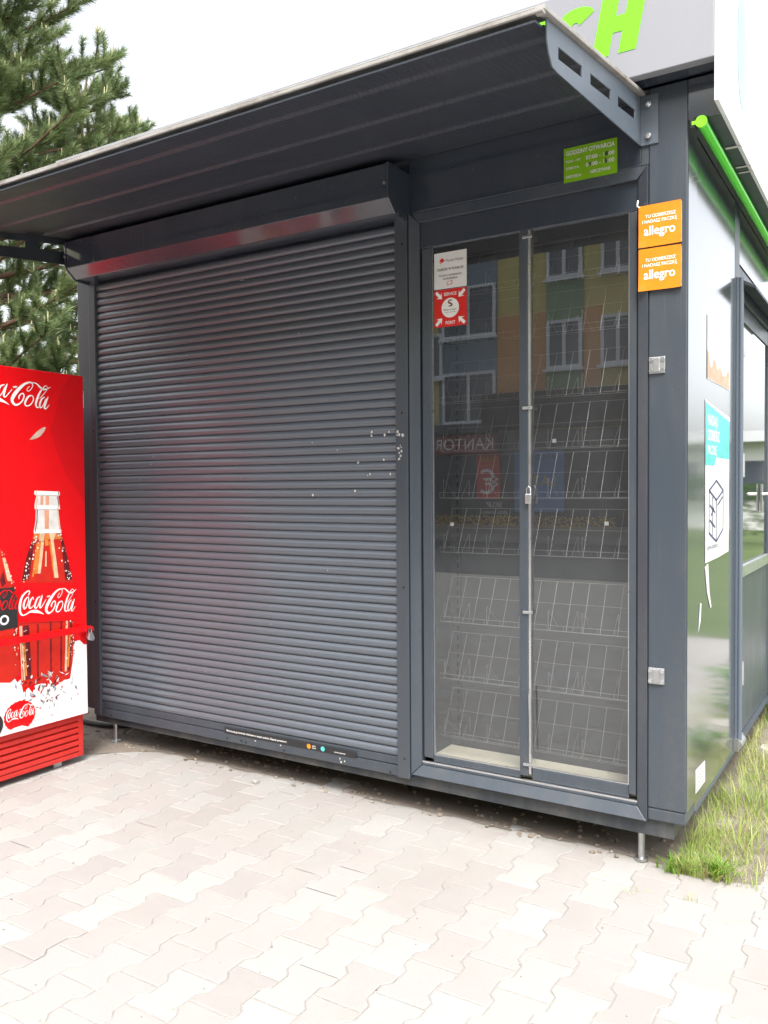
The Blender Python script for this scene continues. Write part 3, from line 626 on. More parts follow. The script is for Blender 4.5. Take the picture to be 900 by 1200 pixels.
# black strip sticker along the shutter foot
m = M(); m.box(-.199,.588,-.0062,-.0045,.206,.2345); m.v = [(x,y-.0005,z) for x,y,z in m.v]
s = tag(m.build('instruction_strip', M_BLACK), 'long black instruction strip with two coloured dots at the shutter foot', 'sticker')
m = M(); m.text('Płać za zakupy kartą lub telefonem w naszym punkcie. Zapytaj sprzedawcę',(-.185,-.0074,.216),R_,U_,.0125,0,.015); m.text('terminal płatniczy',(.47,-.0074,.214),R_,U_,.0085,0,.01); m.text('płacę\nkartą',(.345,-.0074,.222),R_,U_,.0095,0,.01)
m.build('lettering', M_WHITE, s)
m = M(); m.disc((.325,-.0074,.220),(0,-1,0),.0115,16); m.build('dot', M_ORANGE, s)
m = M(); m.disc((.405,-.0074,.220),(0,-1,0),.0115,16); m.build('dot', M_TEAL, s)
# side stickers
XS = W+.0005
def sidepoly(name, pts, mat, label, cat='poster'):
    q = M(); q.poly([(XS,y,z) for y,z in pts]); q.add([(XS-.0015,y,z) for y,z in pts],[list(range(len(pts)))[::-1]]); return tag(q.build(name, mat), label, cat)
s = sidepoly('poster',[(.36,1.838),(.845,1.838),(.85,2.078),(.60,2.085),(.36,2.09)],M_PAPER,'upper pale sun faded poster torn on the glossy side wall')
m = M(); prs = random.Random(2)
pts = [(.362,1.842)]+[(.362+.47*k/16, 1.915-.035*k/16+prs.uniform(-.022,.035)) for k in range(17)]+[(.835,1.842)]
m.poly([(XS+.0008,y,z) for y,z in pts][::-1]); m.build('faded_print', M_RUST, s)
s = sidepoly('poster',[(.335,1.115),(.60,1.12),(.838,1.13),(.850,1.72),(.60,1.735),(.325,1.755)],M_PAPER,'lower white poster with teal heading and crate drawing on side wall')
m = M(); m.poly([(XS+.0008,y,z) for y,z in [(.33,1.50),(.50,1.50),(.55,1.535),(.84,1.535),(.846,1.70),(.33,1.745)]]); m.build('heading_print', M_TEAL, s)
m = M()
for t_, y_, z_, sz in (('NADAJ I',.36,1.66,.06),('ODBIERZ',.36,1.60,.06),('PACZKĘ',.36,1.545,.05)): m.text(t_,(XS+.0016,y_,z_),(0,1,0),(0,0,1),sz,0,.02)
m.build('lettering', M_WHITE, s)
m = M()
bx_ = [[(.40,1.40),(.55,1.44),(.70,1.40)],[(.40,1.40),(.55,1.36),(.70,1.40)],[(.40,1.40),(.40,1.23)],[(.55,1.36),(.55,1.19)],[(.70,1.40),(.70,1.235)],[(.40,1.23),(.55,1.19),(.70,1.235)],[(.42,1.34),(.52,1.31)],[(.42,1.28),(.52,1.25)],[(.47,1.37),(.47,1.22)],[(.58,1.34),(.68,1.37)],[(.44,1.30),(.50,1.33)]]
for ln in bx_:
    for a,b_ in zip(ln,ln[1:]):
        m.ribbon([(a[0],a[1],.009),(b_[0],b_[1],.009)], lambda u,v: (XS+.0016,u,v))
m.text('czynne codziennie',(XS+.0016,.36,1.165),(0,1,0),(0,0,1),.03); m.build('crate_drawing', M_INK, s)
sidepoly('paper_scrap',[(.33,1.10),(.39,1.11),(.42,.99),(.46,.93),(.44,.925),(.37,1.0)],M_PAPER,'torn white paper strip hanging below the side posters','paper')
sidepoly('paper_scrap',[(.21,.86),(.24,.97),(.265,.965),(.25,.90)],M_PAPER,'short white paper scrap low near the corner post','paper')
s = sidepoly('rating_label',[(.17,.255),(.345,.252),(.343,.335),(.17,.345)],M_PAPER,'small white printed label low on the side wall','label')
m = M()
for k in range(4): m.text('typ 24/B 230V 50Hz',(XS+.0009,.18,.322-.02*k),(0,1,0),(0,0,1),.015)
m.build('lettering', M_GREY, s)
# padlock on the glass edge
m = M(); m.box(1.398,1.424,-.006,.012,1.352,1.392); pl = m.build('padlock', M_ALU, bevel=.004); tag(pl,'small silver padlock on the sliding glass of the display window','padlock')
m = M(); m.tube([(1.403,.003,1.390),(1.403,.003,1.412),(1.411,.003,1.421),(1.419,.003,1.412),(1.419,.003,1.390)], .003, 6); m.build('shackle', M_STEEL, pl, smooth=60)
m = M(); m.tube([(1.416,-.004,.62),(1.419,-.006,.50),(1.417,-.004,.40),(1.421,-.006,.36),(1.417,-.004,.42),(1.414,-.004,.60)], .003, 6)
tag(m.build('cord', M_STEEL, smooth=60),'thin cord hanging beside the window mullion','cord')

# wire magazine shelves
def make_shelf(z, label):
    T_ = thing('wire_shelf', (1.385,.15,z), label, 'wire shelf', 'wire magazine shelves in the display window')
    xa, xb = .972, 1.80; r = .00105
    q = M()
    ya, yb, h = .085, .205, .185
    for zz, yv in ((z,ya),(z+.022,ya-.004),(z-.004,ya+.03)): q.tube([(xa,yv,zz),(xb,yv,zz)], r*1.1, 5)
    q.tube([(xa,yb,z+h),(xb,yb,z+h)], r, 5); q.tube([(xa,ya+(yb-ya)*.55,z+h*.55),(xb,ya+(yb-ya)*.55,z+h*.55)], r*.8, 5)
    n = 13
    for k in range(n):
        x = xa+(xb-xa)*k/(n-1)
        q.tube([(x,ya-.004,z+.022),(x,ya,z),(x,ya+.03,z-.004),(x,yb,z+h)], r*.85, 5)
    q.build('grid', M_WIRE, T_, smooth=60)
    for k, x in enumerate((.99,1.07,1.19,1.33,1.46,1.555,1.60,1.72)):
        q = M()
        if k % 2 == 0: q.tube([(x,ya,z),(x,ya,z+.075),(x,ya+.006,z+.078),(x+.008,yb-.03,z+.006)], r, 5)
        else: q.tube([(x,ya+.01,z),(x,yb-.04,z+.074),(x,yb-.035,z+.074),(x,yb-.035,z+.01)], r, 5)
        q.build('divider', M_WIRE, T_, smooth=60)
    return T_
ords = ['lowest wire magazine shelf behind the glass, just above the ledge','second wire magazine shelf from the ledge behind the glass','third wire magazine shelf from the ledge behind the glass','fourth wire magazine shelf from the ledge, below the padlock',
        'fifth wire magazine shelf from the ledge, just above the padlock','fourth wire magazine shelf from the top behind the glass','third wire magazine shelf from the top, below the red sticker','second wire magazine shelf from the top, beside the red sticker','topmost wire magazine shelf, behind the white notice']
S0 = make_shelf(.345, ords[0])
for z, lb in zip((.595,.842,1.142,1.375,1.575,1.782,2.03,2.235), ords[1:]):
    o = S0.copy(); COL.objects.link(o); o.location = (1.385,.15,z); o['label'] = lb
    for ch in list(S0.children):
        c_ = ch.copy(); COL.objects.link(c_); c_.parent = o
for x, z, lb in ((1.035,1.262,'small white price tag low in the left pane'),(1.49,1.60,'small white price tag high in the right pane'),(1.70,1.275,'small white price tag low in the right pane')):
    m = M(); m.box(x-.008,x+.008,.074,.076,z-.007,z+.008); tag(m.build('price_tag', M_GREYP), lb, 'price tag', 'price tags on the wire shelves')

# ------------------------------------------------------------------ drinks cooler
DX = -.945; Y0, Y1 = -.965, -.226
C_ = thing('drinks_cooler', (-1.27,(Y0+Y1)/2,0), 'tall red drinks cooler with printed bottles, barred and padlocked', 'drinks cooler')
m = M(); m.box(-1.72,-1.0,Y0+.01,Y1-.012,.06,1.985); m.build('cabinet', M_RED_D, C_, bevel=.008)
m = M(); m.box(-.998,DX,Y0,Y1,.252,2.008); D = m.build('door', M_RED, C_, bevel=.006)
lay = lambda k: DX+.0008+.0007*k
def dpoly(q, pts, k, mi=0):
    a = sum(pts[i][0]*pts[(i+1)%len(pts)][1]-pts[(i+1)%len(pts)][0]*pts[i][1] for i in range(len(pts)))
    p = pts if a > 0 else pts[::-1]
    q.poly([(lay(k),y,z) for y,z in p], mi)
YM = Y1-.006
def clip(pts): return [(min(max(y,Y0+.006),YM), max(z,.258)) for y,z in pts]
# darker red margin beyond the big arc, with its glint
m = M(); arc = [(-.30,2.002),(-.36,1.93),(-.385,1.85),(-.40,1.78),(-.43,1.73),(-.39,1.60),(-.33,1.48),(-.26,1.40),(YM,1.36),(YM,2.002)]
dpoly(m, clip(arc), 0); m.build('shade_print', M_RED_D, D)
m = M(); dpoly(m, GLINT, 1); m.build('glint_print', flat('print_glint',(.80,.55,.45),.3,vary=.5), D)
# ice
m = M(); dpoly(m, clip(ICE), 1); m.build('ice_print', M_ICE, D)
# bottles
m = M()
body = BOTTLE_LEFT + BOTTLE_RIGHT[::-1]
nk = [p for p in BOTTLE_LEFT if p[1] >= 1.21]+[p for p in BOTTLE_RIGHT[::-1] if p[1] >= 1.20]
dpoly(m, [p for p in BOTTLE_LEFT if p[1] <= 1.22]+[p for p in BOTTLE_RIGHT[::-1] if p[1] <= 1.21], 2, 0)
dpoly(m, nk, 3, 1)
dpoly(m, [(-.627,.79),(-.3053,.76),(-.3094,.672),(-.3193,.564),(-.335,.47),(-.42,.44),(-.52,.475),(-.6056,.4642),(-.6165,.6154)], 2, 0)
cols = [3,3,3,2,2,7,3,3,7,4,4,4]
dpoly(m, [(-.532,1.207),(-.381,1.199),(-.376,1.172),(-.540,1.180)], 3.5, 7)
for a, b_, w_ in ((-.505,-.528,.030),(-.435,-.415,.028)): dpoly(m, [(a-w_/2,1.165),(a+w_/2,1.165),(b_+w_/2,1.01),(b_-w_/2,1.01)], 3.5, 7)
for a, b_, w_ in ((-.600,-.590,.010),(-.335,-.352,.012)): dpoly(m, [(a-w_/2,.70),(a+w_/2,.70),(b_+w_/2,.52),(b_-w_/2,.52)], 6, 7)
for st, ci in zip(BOTTLE_STREAKS, cols): dpoly(m, st, 4, ci)
for a, b_, w_ in ((-.585,-.575,.03),(-.52,-.525,.007),(-.448,-.450,.008),(-.385,-.392,.008),(-.325,-.345,.014)):
    dpoly(m, [(a-w_/2,.765),(a+w_/2,.765),(b_+w_/2,.50),(b_-w_/2,.50)], 4, 2)
for a, b_, w_ in ((-.612,-.600,.008),(-.352,-.365,.012),(-.62,-.612,.006)):
    dpoly(m, [(a-w_/2,.765),(a+w_/2,.765),(b_+w_/2,.50),(b_-w_/2,.50)], 5, 3)
for z in (1.405,1.335,1.215): dpoly(m, [(-.528 if z>1.3 else -.535,z-.007),(-.384 if z>1.3 else -.378,z-.012),(-.384 if z>1.3 else -.378,z+.006),(-.528 if z>1.3 else -.535,z+.010)], 5, 5)
prs = random.Random(9)
for k in range(190):                                   # printed droplets down both flanks
    z = prs.uniform(.56,1.2); side = prs.choice((-1,1)); f = (1.215-z)/.27
    f = min(max(f,0),1); yl, yr = -.534-.078*f, -.379+.068*f
    y = (yl+abs(prs.gauss(0,.022))) if side < 0 else (yr-abs(prs.gauss(0,.02)))
    if .755 < z < .965: continue
    r = prs.uniform(.0018,.0045)
    m.poly([(lay(6),y+math.cos(1.047*j)*r,z+math.sin(1.047*j)*r*1.3) for j in range(6)], prs.choice((5,5,3,2)))
for pts_ in (BOTTLE_LEFT[:9],BOTTLE_RIGHT[:9]):
    sg = 1 if pts_ is not None and pts_[0][0] < -.45 else -1
    for a, b_ in zip(pts_, pts_[1:]):
        if prs.random() < .8: dpoly(m, [(a[0]+sg*.004,a[1]),(a[0]+sg*.009,a[1]),(b_[0]+sg*.008,b_[1]),(b_[0]+sg*.004,b_[1])], 6, prs.choice((2,4,3)))
for k in range(150):                                   # printed facets in the ice around the bottle feet
    y, z = prs.gauss(-.47,.09), prs.gauss(.425,.05)
    if not (-.66 < y < -.27 and .32 < z < .52): continue
    a = prs.uniform(0,3.14); l, w_ = prs.uniform(.006,.022), prs.uniform(.002,.006)
    ca, sa = math.cos(a), math.sin(a)
    m.poly([(lay(6),y+ca*l,z+sa*l),(lay(6),y-sa*w_,z+ca*w_),(lay(6),y-ca*l*.8,z-sa*l*.8),(lay(6),y+sa*w_,z-ca*w_)], prs.choice((2,5,5,5,0,6,6)))
BP = m.build('bottle_print', [M_COLA,M_GLASSW,M_MAROON,M_CREAM,M_PEACH,M_PRINTW,M_GREYP,M_AMBER], D)
m = M(); dpoly(m, BOTTLE_LABEL, 6); m.build('label_print', M_RED, D)
m = M()
m_ = SECOND_BOTTLE
dpoly(m, clip(m_), 2, 0)
dpoly(m, clip(SECOND_LABEL), 4, 1)
dpoly(m, [(-.705,1.10),(-.69,1.10),(-.655,.985),(-.68,.99)], 4, 2); dpoly(m, [(-.72,1.0),(-.70,1.04),(-.69,.98),(-.71,.965)], 4, 3)
for k in range(60):
    z = prs.uniform(.56,1.13); yr = -.70+.07*min(max((1.13-z)/.2,0),1); y = yr-abs(prs.gauss(0,.012)); r = prs.uniform(.0015,.004)
    if .76 < z < .95: continue
    m.poly([(lay(6),y+math.cos(1.047*j)*r,z+math.sin(1.047*j)*r*1.3) for j in range(6)], prs.choice((4,2,3)))
m.build('bottle_print', [M_COLA,M_BLACK,M_CREAM,M_MAROON,M_PRINTW], D)
def logo(q, y, z, k, sx=1, sz=1, rot=0, shear=0):
    for st in SCRIPT_STROKES:
        q.ribbon([(u*sx,v*sz,w*.5*(abs(sx)+sz)*.92) for u,v,w in st],
                 lambda u,v: (lay(k), y+u*math.cos(rot)-v*math.sin(rot), z+v*math.cos(rot)+u*math.sin(rot)+shear*u))
m = M(); logo(m, -.6294, .8162, 7); m.build('lettering', M_PRINTW, D)
m = M(); logo(m, -.8235, 1.8355, 2, 1.19, 1.02); m.build('lettering', M_PRINTW, D)
m = M(); logo(m, -.880, .862, 5, .78, .80); m.text('ZERO',(lay(5),-.678,.782),(0,1,0),(0,0,1),.062,0,.03,'RIGHT')
m2 = M(); m2.text('ZERO',(lay(6),-.676,.785),(0,1,0),(0,0,1),.062,0,.03,'RIGHT'); m2.build('lettering', M_PRINTW, D)
m = M(); logo(m, -.880, .862, 5, .78, .80); m.build('lettering', M_RED, D)
# printed crown cap
m = M(); n = 44
m.poly([(lay(7), -.629+(.083+.003*(k%2))*math.cos(6.283*k/n), .335+(.070+.003*(k%2))*math.sin(6.283*k/n)) for k in range(n) ])
cap = m.build('cap_print', M_RED, D)
m = M(); logo(m, -.702, .318, 8, .47, .50, .10); m.build('lettering', M_PRINTW, D)
m = M(); dpoly(m, [(-.715,.262),(-.69,.275),(-.66,.283),(-.62,.285),(-.59,.272),(-.575,.260)], 9); m.build('ice_print', M_ICE, D)
m = M(); n = 30
m.poly([(lay(7), max(-.80+.083*math.cos(6.283*k/n),Y0+.006), .318+.070*math.sin(6.283*k/n)) for k in range(n)]); m.build('cap_print', M_BLACK, D)
# hinge cover, grille, bar, feet
m = M(); m.box(-.985,-.955,Y1+.0005,Y1+.010,1.845,1.935); m.build('hinge_cover', M_WHITE, C_, bevel=.003)
GX = -.968
m = M()
m.box(GX-.03,GX,Y0+.015,Y0+.05,.035,.248); m.box(GX-.03,GX,Y1-.045,Y1-.016,.035,.248); m.box(GX-.03,GX,Y0+.0505,Y1-.0455,.222,.248); m.box(GX-.03,GX,Y0+.0505,Y1-.0455,.035,.058)
for k in range(5):
    z = .062+k*.0325; m.prism([(GX-.028,z+.010),(GX+.001,z),(GX+.001,z+.020),(GX-.022,z+.030)],1,Y0+.0505,Y1-.0455)
GR = m.build('grille', M_REDGR, C_, bevel=.002)
m = M(); m.box(GX-.06,GX-.045,Y0+.02,Y1-.02,.05,.245); m.build('grille_shade_sheet', M_SHADOWGAP, C_)  # near-black sheet stands in for shade behind the slats
for y in (Y0+.06,Y1-.15):
    for x in (-1.02,-1.65):
        m = M(); m.box(x-.02,x+.02,y-.025,y+.025,0,.034); m.build('foot', M_STEEL, C_, bevel=.003)
m = M(); m.box(-.905,-.897,Y0-.03,-.275,.690,.724); m.prism([(-.897,.724),(-.905,.724),(-.905,.690),(-.897,.690)],1,-.2745,-.262); m.box(-.935,-.9055,-.285,-.262,.690,.724)
m.tube([(-.901,-.262,.712),(-.901,-.245,.712),(-.905,-.228,.706),(-.915,-.214,.690)], .008, 8); m.build('security_bar', M_RED, C_, bevel=.003)
m = M(); m.prism([(-.252,.684),(-.226,.680),(-.214,.650),(-.222,.636),(-.246,.644),(-.256,.662)],0,-.918,-.898); pl = m.build('padlock', M_ALU, bevel=.004)
tag(pl, 'grey padlock hanging on the red security bar of the cooler', 'padlock')
m = M(); m.tube([(-.908,-.247,.682),(-.908,-.246,.700),(-.908,-.238,.708),(-.908,-.230,.700),(-.908,-.231,.680)], .0035, 6); m.build('shackle', M_STEEL, pl, smooth=60)

# ------------------------------------------------------------------ small things on the ground
m = M(); pth = smooth_line([(-2.2,.35,.02),(-1.55,.22,.02),(-1.25,.28,.02),(-.98,.52,.02),(-.6,.75,.02),(0,.9,.02)],5)
m.tube([(a,b_,.018) for a,b_,_ in pth], .014, 8); tag(m.build('hose', M_DARK, smooth=60), 'black hose lying on the bare earth beside the cooler', 'hose')
def stone(q, c, r, prs_):
    vs, fs = [], []
    for j in range(4):
        ph = math.pi*(j+.0)/3
        for i in range(7):
            a = 6.283*i/7; k = r*prs_.uniform(.75,1.2)
            vs.append((c[0]+math.sin(ph)*math.cos(a)*k, c[1]+math.sin(ph)*math.sin(a)*k, c[2]+math.cos(ph)*k*.6))
    for j in range(3):
        for i in range(7): fs.append([j*7+i,(j+1)*7+i,(j+1)*7+(i+1)%7,j*7+(i+1)%7])
    q.add(vs, fs)
m = M(); prs = random.Random(4)
for k in range(520):
    x = prs.uniform(-1.5,1.95); y = prs.gauss(.25,.22)
    if y < .03 or y > 1.4: continue
    stone(m, (x,y,.004), prs.uniform(.003,.014)*(1.6 if prs.random()<.06 else 1), prs)
for k in range(150):
    x = prs.uniform(-1.9,-.9); y = prs.uniform(-.1,.7); stone(m, (x,y,.003), prs.uniform(.003,.010), prs)
tag(m.build('rubble', M_RUBBLE, smooth=60), 'loose brown rubble and soil under the kiosk', 'rubble', kind='stuff')
m = M()
for k in range(150):
    x = prs.uniform(-1.0,3.2); y = prs.uniform(-1.9,0.05); stone(m, (x,y,.001), prs.uniform(.0015,.0042), prs)
tag(m.build('grit', M_RUBBLE, smooth=60), 'scattered dark grit on the pavers', 'grit', kind='stuff')
m = M(); stone(m, (.02,-.035,.01), .017, prs); tag(m.build('pebble', M_STONE, smooth=60), 'pale pebble on the pavers below the shutter', 'pebble')

def blade(q, p, az, L_, w_, lean, mi=0, seg=4):
    p = Vector(p); dx, dy = math.cos(az), math.sin(az); vs = []
    for k in range(seg+1):
        t = k/seg; out = lean*L_*t*t; zz = L_*(t-.45*lean*t*t); hw = w_*(1-t)**.7*.5
        c = p+Vector((dx*out,dy*out,max(zz,.003)))
        if k < seg: vs += [c+Vector((-dy*hw,dx*hw,0)), c+Vector((dy*hw,-dx*hw,0))]
        else: vs.append(c)
    fs = [[2*k,2*k+1,2*k+3,2*k+2] for k in range(seg-1)]+[[2*seg-2,2*seg-1,2*seg]]
    q.add(vs, fs, mi)
m = M(); prs = random.Random(21)
for k in range(4800):
    y = .02+3.6*prs.random()**1.5; wid = .075+.09*min(1,(y+.1)/.8)
    x = 1.955+abs(prs.gauss(0,wid+.03)); 
    if y > .9 and prs.random() < .3: x += prs.uniform(0,.35)
    dn = noise.noise(Vector((x*5,y*3.2,1)))
    if dn < (-.12 if y > .5 else -.45): continue
    L_ = prs.uniform(.03,.155)*(1.1+dn*.7)
    if y < .25: L_ *= .7
    blade(m, (x,y,0), prs.uniform(0,6.283), L_, prs.uniform(.002,.0048), prs.uniform(.2,1.0), 0 if prs.random()<.9 else 1)
tag(m.build('grass_strip', [M_GRASS,M_DRYLEAF]), 'tall yellow green grass along the kiosk side wall', 'grass', kind='stuff')
def tuft(name, c, n, L0, w_, mat, label, cat, seed, broad=False):
    q = M(); p_ = random.Random(seed)
    for k in range(n):
        blade(q, (c[0]+p_.gauss(0,.018),c[1]+p_.gauss(0,.018),0), p_.uniform(0,6.283), L0*p_.uniform(.5,1.1), w_*p_.uniform(.6,1.1), p_.uniform(.35,1.2))
    return tag(q.build(name, mat), label, cat)
tuft('weed',(1.955,.035),34,.085,.010,M_WEED,'small bright green weed at the kiosk corner by the foot','weed',1)
tuft('weed',(2.115,.075),60,.125,.009,M_WEED,'larger bright green weed tuft ending the grass strip','weed',2)
tuft('weed',(1.885,-.19),9,.03,.004,M_GRASS,'tiny dry weed sprouting between pavers below the foot','weed',3)
tuft('weed',(2.06,-.16),10,.045,.003,M_GRASS,'tiny pale weed between pavers below the grass tuft','weed',4)
m = M(); prs = random.Random(6)
for k in range(70):
    blade(m, (prs.uniform(1.96,2.12),prs.uniform(.02,.16),0), prs.uniform(0,6.283), prs.uniform(.02,.05), prs.uniform(.008,.018), prs.uniform(.6,1.4))
tag(m.build('withered_leaves', M_DRYLEAF), 'withered low leaves between the two green weeds', 'leaves', kind='stuff')
def leaf_bush(name, c, n, rad, h, leafL, mat, label, cat, seed):
    q = M(); p_ = random.Random(seed)
    for k in range(n):
        a = p_.uniform(0,6.283); r = rad*math.sqrt(p_.random()); z = h*p_.random()*(1-.4*r/rad)
        o = Vector((c[0]+r*math.cos(a), c[1]+r*math.sin(a), z)); az = p_.uniform(0,6.283); L_ = leafL*p_.uniform(.5,1.2); w_ = L_*.42
        d_ = Vector((math.cos(az),math.sin(az),p_.uniform(-.5,.5))).normalized(); s_ = d_.cross(Vector((0,0,1))).normalized()
        q.add([o,o+d_*L_*.45+s_*w_*.5,o+d_*L_,o+d_*L_*.45-s_*w_*.5],[(0,1,2,3)])
    for k in range(8):
        a = p_.uniform(0,6.283); q.tube([(c[0],c[1],0),(c[0]+rad*.6*math.cos(a),c[1]+rad*.6*math.sin(a),h*.8)], .004, 4)
    return tag(q.build(name, mat), label, cat)
leaf_bush('leafy_plant',(2.16,2.55),260,.24,.42,.11,M_LEAF,'broad leaved green plant against the kiosk by the door','plant',3)
leaf_bush('leafy_plant',(2.25,1.55),90,.13,.16,.09,M_LEAF,'low broad leaved plant beside the lock bar','plant',8)
for k,(x,y,s_,lb) in enumerate(((2.13,1.62,.09,'pale kerb stone in the grass nearest the lock bar'),(2.2,2.0,.11,'pale kerb stone in the grass behind the low plant'))):
    m = M(); stone(m,(x,y,.03),s_,random.Random(30+k)); tag(m.build('stone', M_STONE, smooth=50), lb, 'stone')
# verge behind the cooler
m = M(); prs = random.Random(22)
for k in range(5200):
    x = prs.uniform(-4.2,-.95); y = prs.uniform(.55,4.0)
    if x > -1.25 and y > 2: continue
    if noise.noise(Vector((x*2,y*2,5))) < -.25: continue
    blade(m, (x,y,0), prs.uniform(0,6.283), prs.uniform(.05,.16), prs.uniform(.005,.011), prs.uniform(.3,1.1), seg=3)
tag(m.build('grass_verge', M_GRASS), 'ragged grass verge behind the cooler and the kiosk', 'grass', kind='stuff')
for k,(x,y) in enumerate(((-1.45,.75),(-1.75,1.2))):
    leaf_bush('leafy_plant',(x,y),120,.16,.14,.06,M_LEAF,('low leafy weed on the earth between cooler and kiosk','low leafy weed further behind the cooler')[k],'plant',40+k)

# ------------------------------------------------------------------ pines
def pine(c, height, seed, crown, label, z_low=1.6, nb=78, big=()):
    p_ = random.Random(seed); c = Vector((c[0],c[1],0))
    T_ = thing('pine_tree', c, label, 'pine tree')
    q = M(); tp = [c+Vector((.12*math.sin(k*.9),.10*math.cos(k*1.3),height*k/9)) for k in range(10)]
    q.tube(tp, [.19*(1-k/9.6) for k in range(10)], 10); q.build('trunk', M_BARK, T_, smooth=60)
    bq, nq, cq = M(), M(), M()
    def tuft_(o, d_, L_, n):
        d_ = d_.normalized(); u = d_.orthogonal().normalized(); w_ = d_.cross(u)
        for k in range(n):
            a = p_.uniform(0,6.283); b_ = p_.uniform(.25,1.25); f = p_.uniform(-.16,.02)
            nd = (d_*math.cos(b_)+(u*math.cos(a)+w_*math.sin(a))*math.sin(b_)+Vector((0,0,-.05))).normalized()
            s = nd.cross(Vector((p_.random(),p_.random(),p_.random()))).normalized()*.0046
            b0 = o+d_*f; l = L_*p_.uniform(.7,1.1)
            nq.add([b0-s,b0+s,b0+nd*l],[(0,1,2)])
    def twig(o, d_, L_):
        pts = [o]; d_ = d_.normalized()
        for k in range(3):
            d_ = (d_+Vector((p_.uniform(-.2,.2),p_.uniform(-.2,.2),p_.uniform(0,.28)))).normalized(); pts.append(pts[-1]+d_*L_/3)
        bq.tube(pts, [.012,.009,.007,.005], 5, caps=False)
        tuft_(pts[-1], d_, .145, 125); tuft_(pts[2], d_, .135, 85)
        if L_ > .3: tuft_(pts[1], d_, .12, 55)
        if p_.random() < .5:
            for k in range(p_.choice((1,1,2,3))):
                b0 = pts[-1]+Vector((p_.uniform(-.02,.02),p_.uniform(-.02,.02),0)); cq.tube([b0,b0+Vector((p_.uniform(-.01,.01),p_.uniform(-.01,.01),p_.uniform(.06,.13)))], [.008,.004], 5)
    def branch(z, az, L_, rise):
        o = c+Vector((0,0,z)); d_ = Vector((math.cos(az),math.sin(az),rise)); pts = [o]; n = 6
        for k in range(n):
            d_ = (d_.normalized()+Vector((p_.uniform(-.14,.14),p_.uniform(-.14,.14),.02+.05*k/n))).normalized(); pts.append(pts[-1]+d_*L_/n)
        bq.tube(pts, [.045*(1-k/(n+1.2)) for k in range(n+1)], 6, caps=False)
        for k in range(2, n+1):
            for s in range(4 if k < n else 5):
                a = p_.uniform(0,6.283); side = Vector((math.cos(a),math.sin(a),p_.uniform(-.15,.6)))
                twig(pts[k], d_*.8+side*.75, p_.uniform(.18,.46))
    for k in range(nb):
        f = (k+p_.random())/nb; z = z_low+(height-z_low-.2)*f
        branch(z, k*2.39996+p_.uniform(-.3,.3), crown*(1-.78*max(0,f-.2)/.8)*p_.uniform(.7,1.08), p_.uniform(-.18,.30)+.3*f)
    for b_ in big: branch(*b_)
    bq.build('branches', M_BARK, T_, smooth=60); nq.build('needles', M_NEEDLE, T_); cq.build('candles', M_CANDLE, T_)
    return T_
pine((-7.6,3.2), 9.8, 5, 2.25, 'tall pine behind the cooler reaching over the canopy corner', 1.5, 92, ((4.6,.70,2.45,.10),(5.6,.9,2.0,.25),(6.0,.6,1.95,.3),(5.7,1.2,1.9,.2),(4.6,.3,2.3,.1),(6.4,1.0,1.9,.3),(5.2,.1,2.2,.15),(6.9,.8,1.6,.4),(2.3,.5,2.2,.1),(2.9,.9,2.3,.12),(3.4,.3,2.3,.1),(3.9,1.1,2.4,.1),(2.6,-.1,2.2,.15)))
pine((-9.2,6.4), 8.5, 12, 2.3, 'second pine standing farther behind the kiosk end', 1.2, 60)

# ------------------------------------------------------------------ street opposite, seen mirrored in the glass
FY = -19.94
def wallcol(name, c): return flat(name, c, .8, .2, .08)
WALLS = {'yellow': wallcol('yellow_render',(.72,.61,.24)), 'orange': wallcol('orange_render',(.72,.38,.17)), 'green': wallcol('green_render',(.27,.38,.23)), 'blue': wallcol('blue_grey_render',(.28,.33,.40))}
M_WFRAME = flat('white_window_frame', (.80,.81,.84), .4); M_WPANE = paint('far_window_glass', (.05,.06,.08), .06, amount=.05, coat=1)
AB = thing('apartment_block', (-6,FY,0), 'apartment block in yellow, orange, green and blue render across the street', 'apartment block')
m = M(); m.box(-34,26,FY-9,FY-.05,0,11.6); m.build('wall', WALLS['yellow'], AB)
def fpanel(col, x0, x1, z0, z1, pr=.0): 
    q = M(); q.box(x0,x1,FY-.049,FY+pr,z0,z1); q.build('wall_panel', WALLS[col], AB)
def win(x0, x1, z0, z1, y=FY+.03):
    q = M(); fw = .09; q.box(x0,x1,y-.02,y+.05,z0,z0+fw); q.box(x0,x1,y-.02,y+.05,z1-fw,z1); q.box(x0,x0+fw,y-.02,y+.05,z0+fw,z1-fw); q.box(x1-fw,x1,y-.02,y+.05,z0+fw,z1-fw)
    xm = (x0+x1)/2; q.box(xm-.05,xm+.05,y-.02,y+.05,z0+fw,z1-fw); q.box(x0-.08,x1+.08,y-.02,y+.14,z0-.08,z0)
    w_ = q.build('window', M_WFRAME, AB); q = M(); q.box(x0+fw,x1-fw,y-.02,y+.012,z0+fw,z1-fw); q.build('pane', M_WPANE, w_)
for k in range(-2, 3):
    ox = k*5.9
    fpanel('blue', -9.65+ox, -7.70+ox, 3.40, 11.5, .0)
    fpanel('orange', -7.69+ox, -6.17+ox, 4.0, 6.50); fpanel('orange', -5.05+ox, -4.56+ox, 4.0, 6.50)
    fpanel('green', -6.16+ox, -5.06+ox, 4.0, 10.2)
    for z in (3.40,5.99,8.6): win(-9.5+ox,-7.72+ox,z,z+1.55)
    for z in (4.83,7.38): win(-6.13+ox,-5.09+ox,z,z+1.38); win(-4.55+ox,-3.6+ox,z,z+1.38)
m = M(); m.box(-7.65,20,FY-.04,FY+1.2,3.15,4.12); m.build('shop_awning', flat('dark_awning',(.035,.032,.035),.7), AB)
